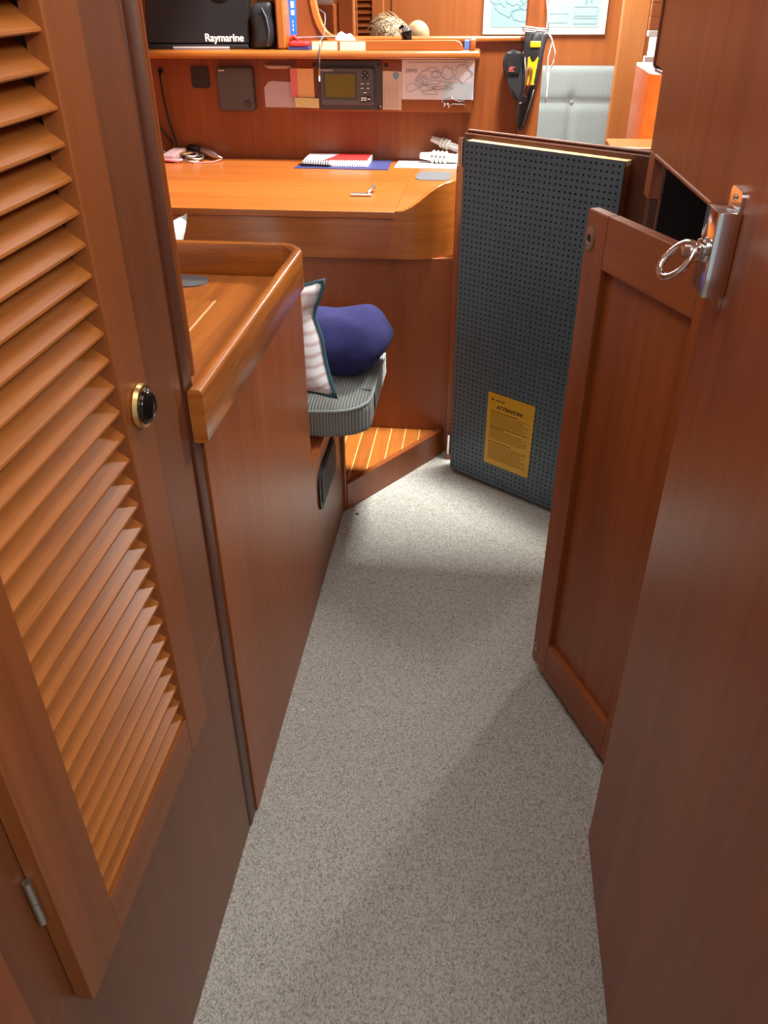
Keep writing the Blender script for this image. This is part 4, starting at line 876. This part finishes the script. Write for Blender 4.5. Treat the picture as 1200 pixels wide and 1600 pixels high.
V = [(px, py, 0.53), (px, py-0.01, 0.70), (px, py-0.01, 0.88), (px, py, 1.02), (px, py+0.01, 1.09), (px, py+0.03, 1.18), (px, py+0.02, 1.245),
     (px-0.17, py, 0.96), (px-0.22, py+0.06, 0.74), (px-0.16, py+0.26, 0.64), (px-0.10, py+0.33, 0.63),
     (px+0.17, py, 0.96), (px+0.22, py+0.06, 0.74), (px+0.16, py+0.26, 0.64), (px+0.10, py+0.33, 0.63),
     (px-0.09, py+0.04, 0.53), (px-0.11, py+0.43, 0.52), (px-0.11, py+0.46, 0.10), (px-0.11, py+0.58, 0.045),
     (px+0.09, py+0.04, 0.53), (px+0.11, py+0.43, 0.52), (px+0.11, py+0.46, 0.10), (px+0.11, py+0.58, 0.045)]
E_ = [(0, 1), (1, 2), (2, 3), (3, 4), (4, 5), (5, 6), (2, 7), (7, 8), (8, 9), (9, 10), (2, 11), (11, 12), (12, 13), (13, 14), (0, 15), (15, 16), (16, 17), (17, 18), (0, 19), (19, 20), (20, 21), (21, 22)]
RD = [(0.15, 0.11), (0.14, 0.10), (0.15, 0.10), 0.06, 0.052, (0.078, 0.095), (0.065, 0.075), 0.055, 0.043, 0.033, 0.03, 0.055, 0.043, 0.033, 0.03, 0.085, 0.065, 0.042, 0.036, 0.085, 0.065, 0.042, 0.036]
V = [(px+(b_-py), py-(a-px), c) for a, b_, c in V]
skin_mesh('body', V, E_, RD, SKIN, pe)
obj('shirt', soft_box((px-0.13, py-0.19, 0.50), (px+0.12, py+0.19, 1.0), 0.09, 10), SHIRT, pe, True)
bm = ellipsoid((px+0.005, py-0.01, 1.205), (0.092, 0.105, 0.092), 24, 16)
rn = random.Random(5)
for k in range(700):
    a = rn.uniform(0, 2*math.pi); el = rn.uniform(0.05, 1.5)
    n_ = Vector((math.cos(a)*math.cos(el), math.sin(a)*math.cos(el), math.sin(el)))
    p0 = Vector((px+0.005, py-0.01, 1.205)) + Vector((n_.x*0.088, n_.y*0.10, n_.z*0.088))
    tg = Vector((rn.uniform(-0.8, -0.2), rn.uniform(-0.3, 0.3), rn.uniform(-1.2, -0.3) if k % 9 else 0.5)); tg -= n_*tg.dot(n_)*0.8
    ln = rn.uniform(0.05, 0.10); hc = Vector((px+0.005, py-0.01, 1.205)); fly = k % 30 == 0; pts_ = []
    for q_ in range(5):
        v_ = p0 + tg*ln*q_/4 - hc; e_ = math.sqrt((v_.x/0.092)**2+(v_.y/0.105)**2+(v_.z/0.092)**2)
        pts_.append(hc + v_/e_*(1.0+rn.uniform(0.02, 0.05)+(0.07*q_ if fly else 0)))
    tube(pts_, [0.0026, 0.0026, 0.0024, 0.0018, 0.0007], 4, bm=bm)
obj('hair', bm, HAIR, pe, True)
obj('hair_bun', ellipsoid((px+0.128, py-0.02, 1.235), (0.052, 0.055, 0.054), 20, 14), HAIRB, pe, True)
obj('hair_clip', soft_box((px+0.050, py-0.085, 1.205), (px+0.082, py-0.03, 1.272), 0.012, 5), BLACKG, pe, True)
for s_ in (-1, 1):
    obj('eye', ellipsoid((px+0.118, py+0.032*s_, 1.205), (0.010, 0.013, 0.009), 12, 8), WHITEP, pe, True)
    obj('ear', ellipsoid((px+0.02, py+0.086*s_, 1.185), (0.020, 0.012, 0.030), 12, 8), SKIN, pe, True)
obj('nose', ellipsoid((px+0.128, py, 1.178), (0.018, 0.012, 0.022), 12, 8), SKIN, pe, True)
obj('mouth', ellipsoid((px+0.118, py, 1.142), (0.008, 0.024, 0.006), 12, 8), PINK, pe, True)
bn = thing('saloon_bench', 'low wooden bench behind the bulkhead under the seated person', 'bench', (-0.47, 4.15, 0))
obj('body', bx((-0.645, 3.98, 0), (-0.22, 4.36, 0.36), 0.004), CHERRY, bn); obj('seat_pad', soft_box((-0.645, 3.97, 0.361), (-0.22, 4.36, 0.425), 0.02, 6), CORD2, bn, True)

# crumbs on the carpet
tag(obj('paper_crumb', soft_box((-0.361, 1.307, 0.0), (-0.352, 1.316, 0.004), 0.002, 3), CRUMB, smooth=True), 'tiny pale crumb on the carpet near the left panel', 'crumb')
tag(obj('bark_crumb', soft_box((-0.356, 2.155, 0.0), (-0.345, 2.161, 0.003), 0.001, 3), DK, smooth=True), 'tiny dark crumb on the carpet by the step', 'crumb')
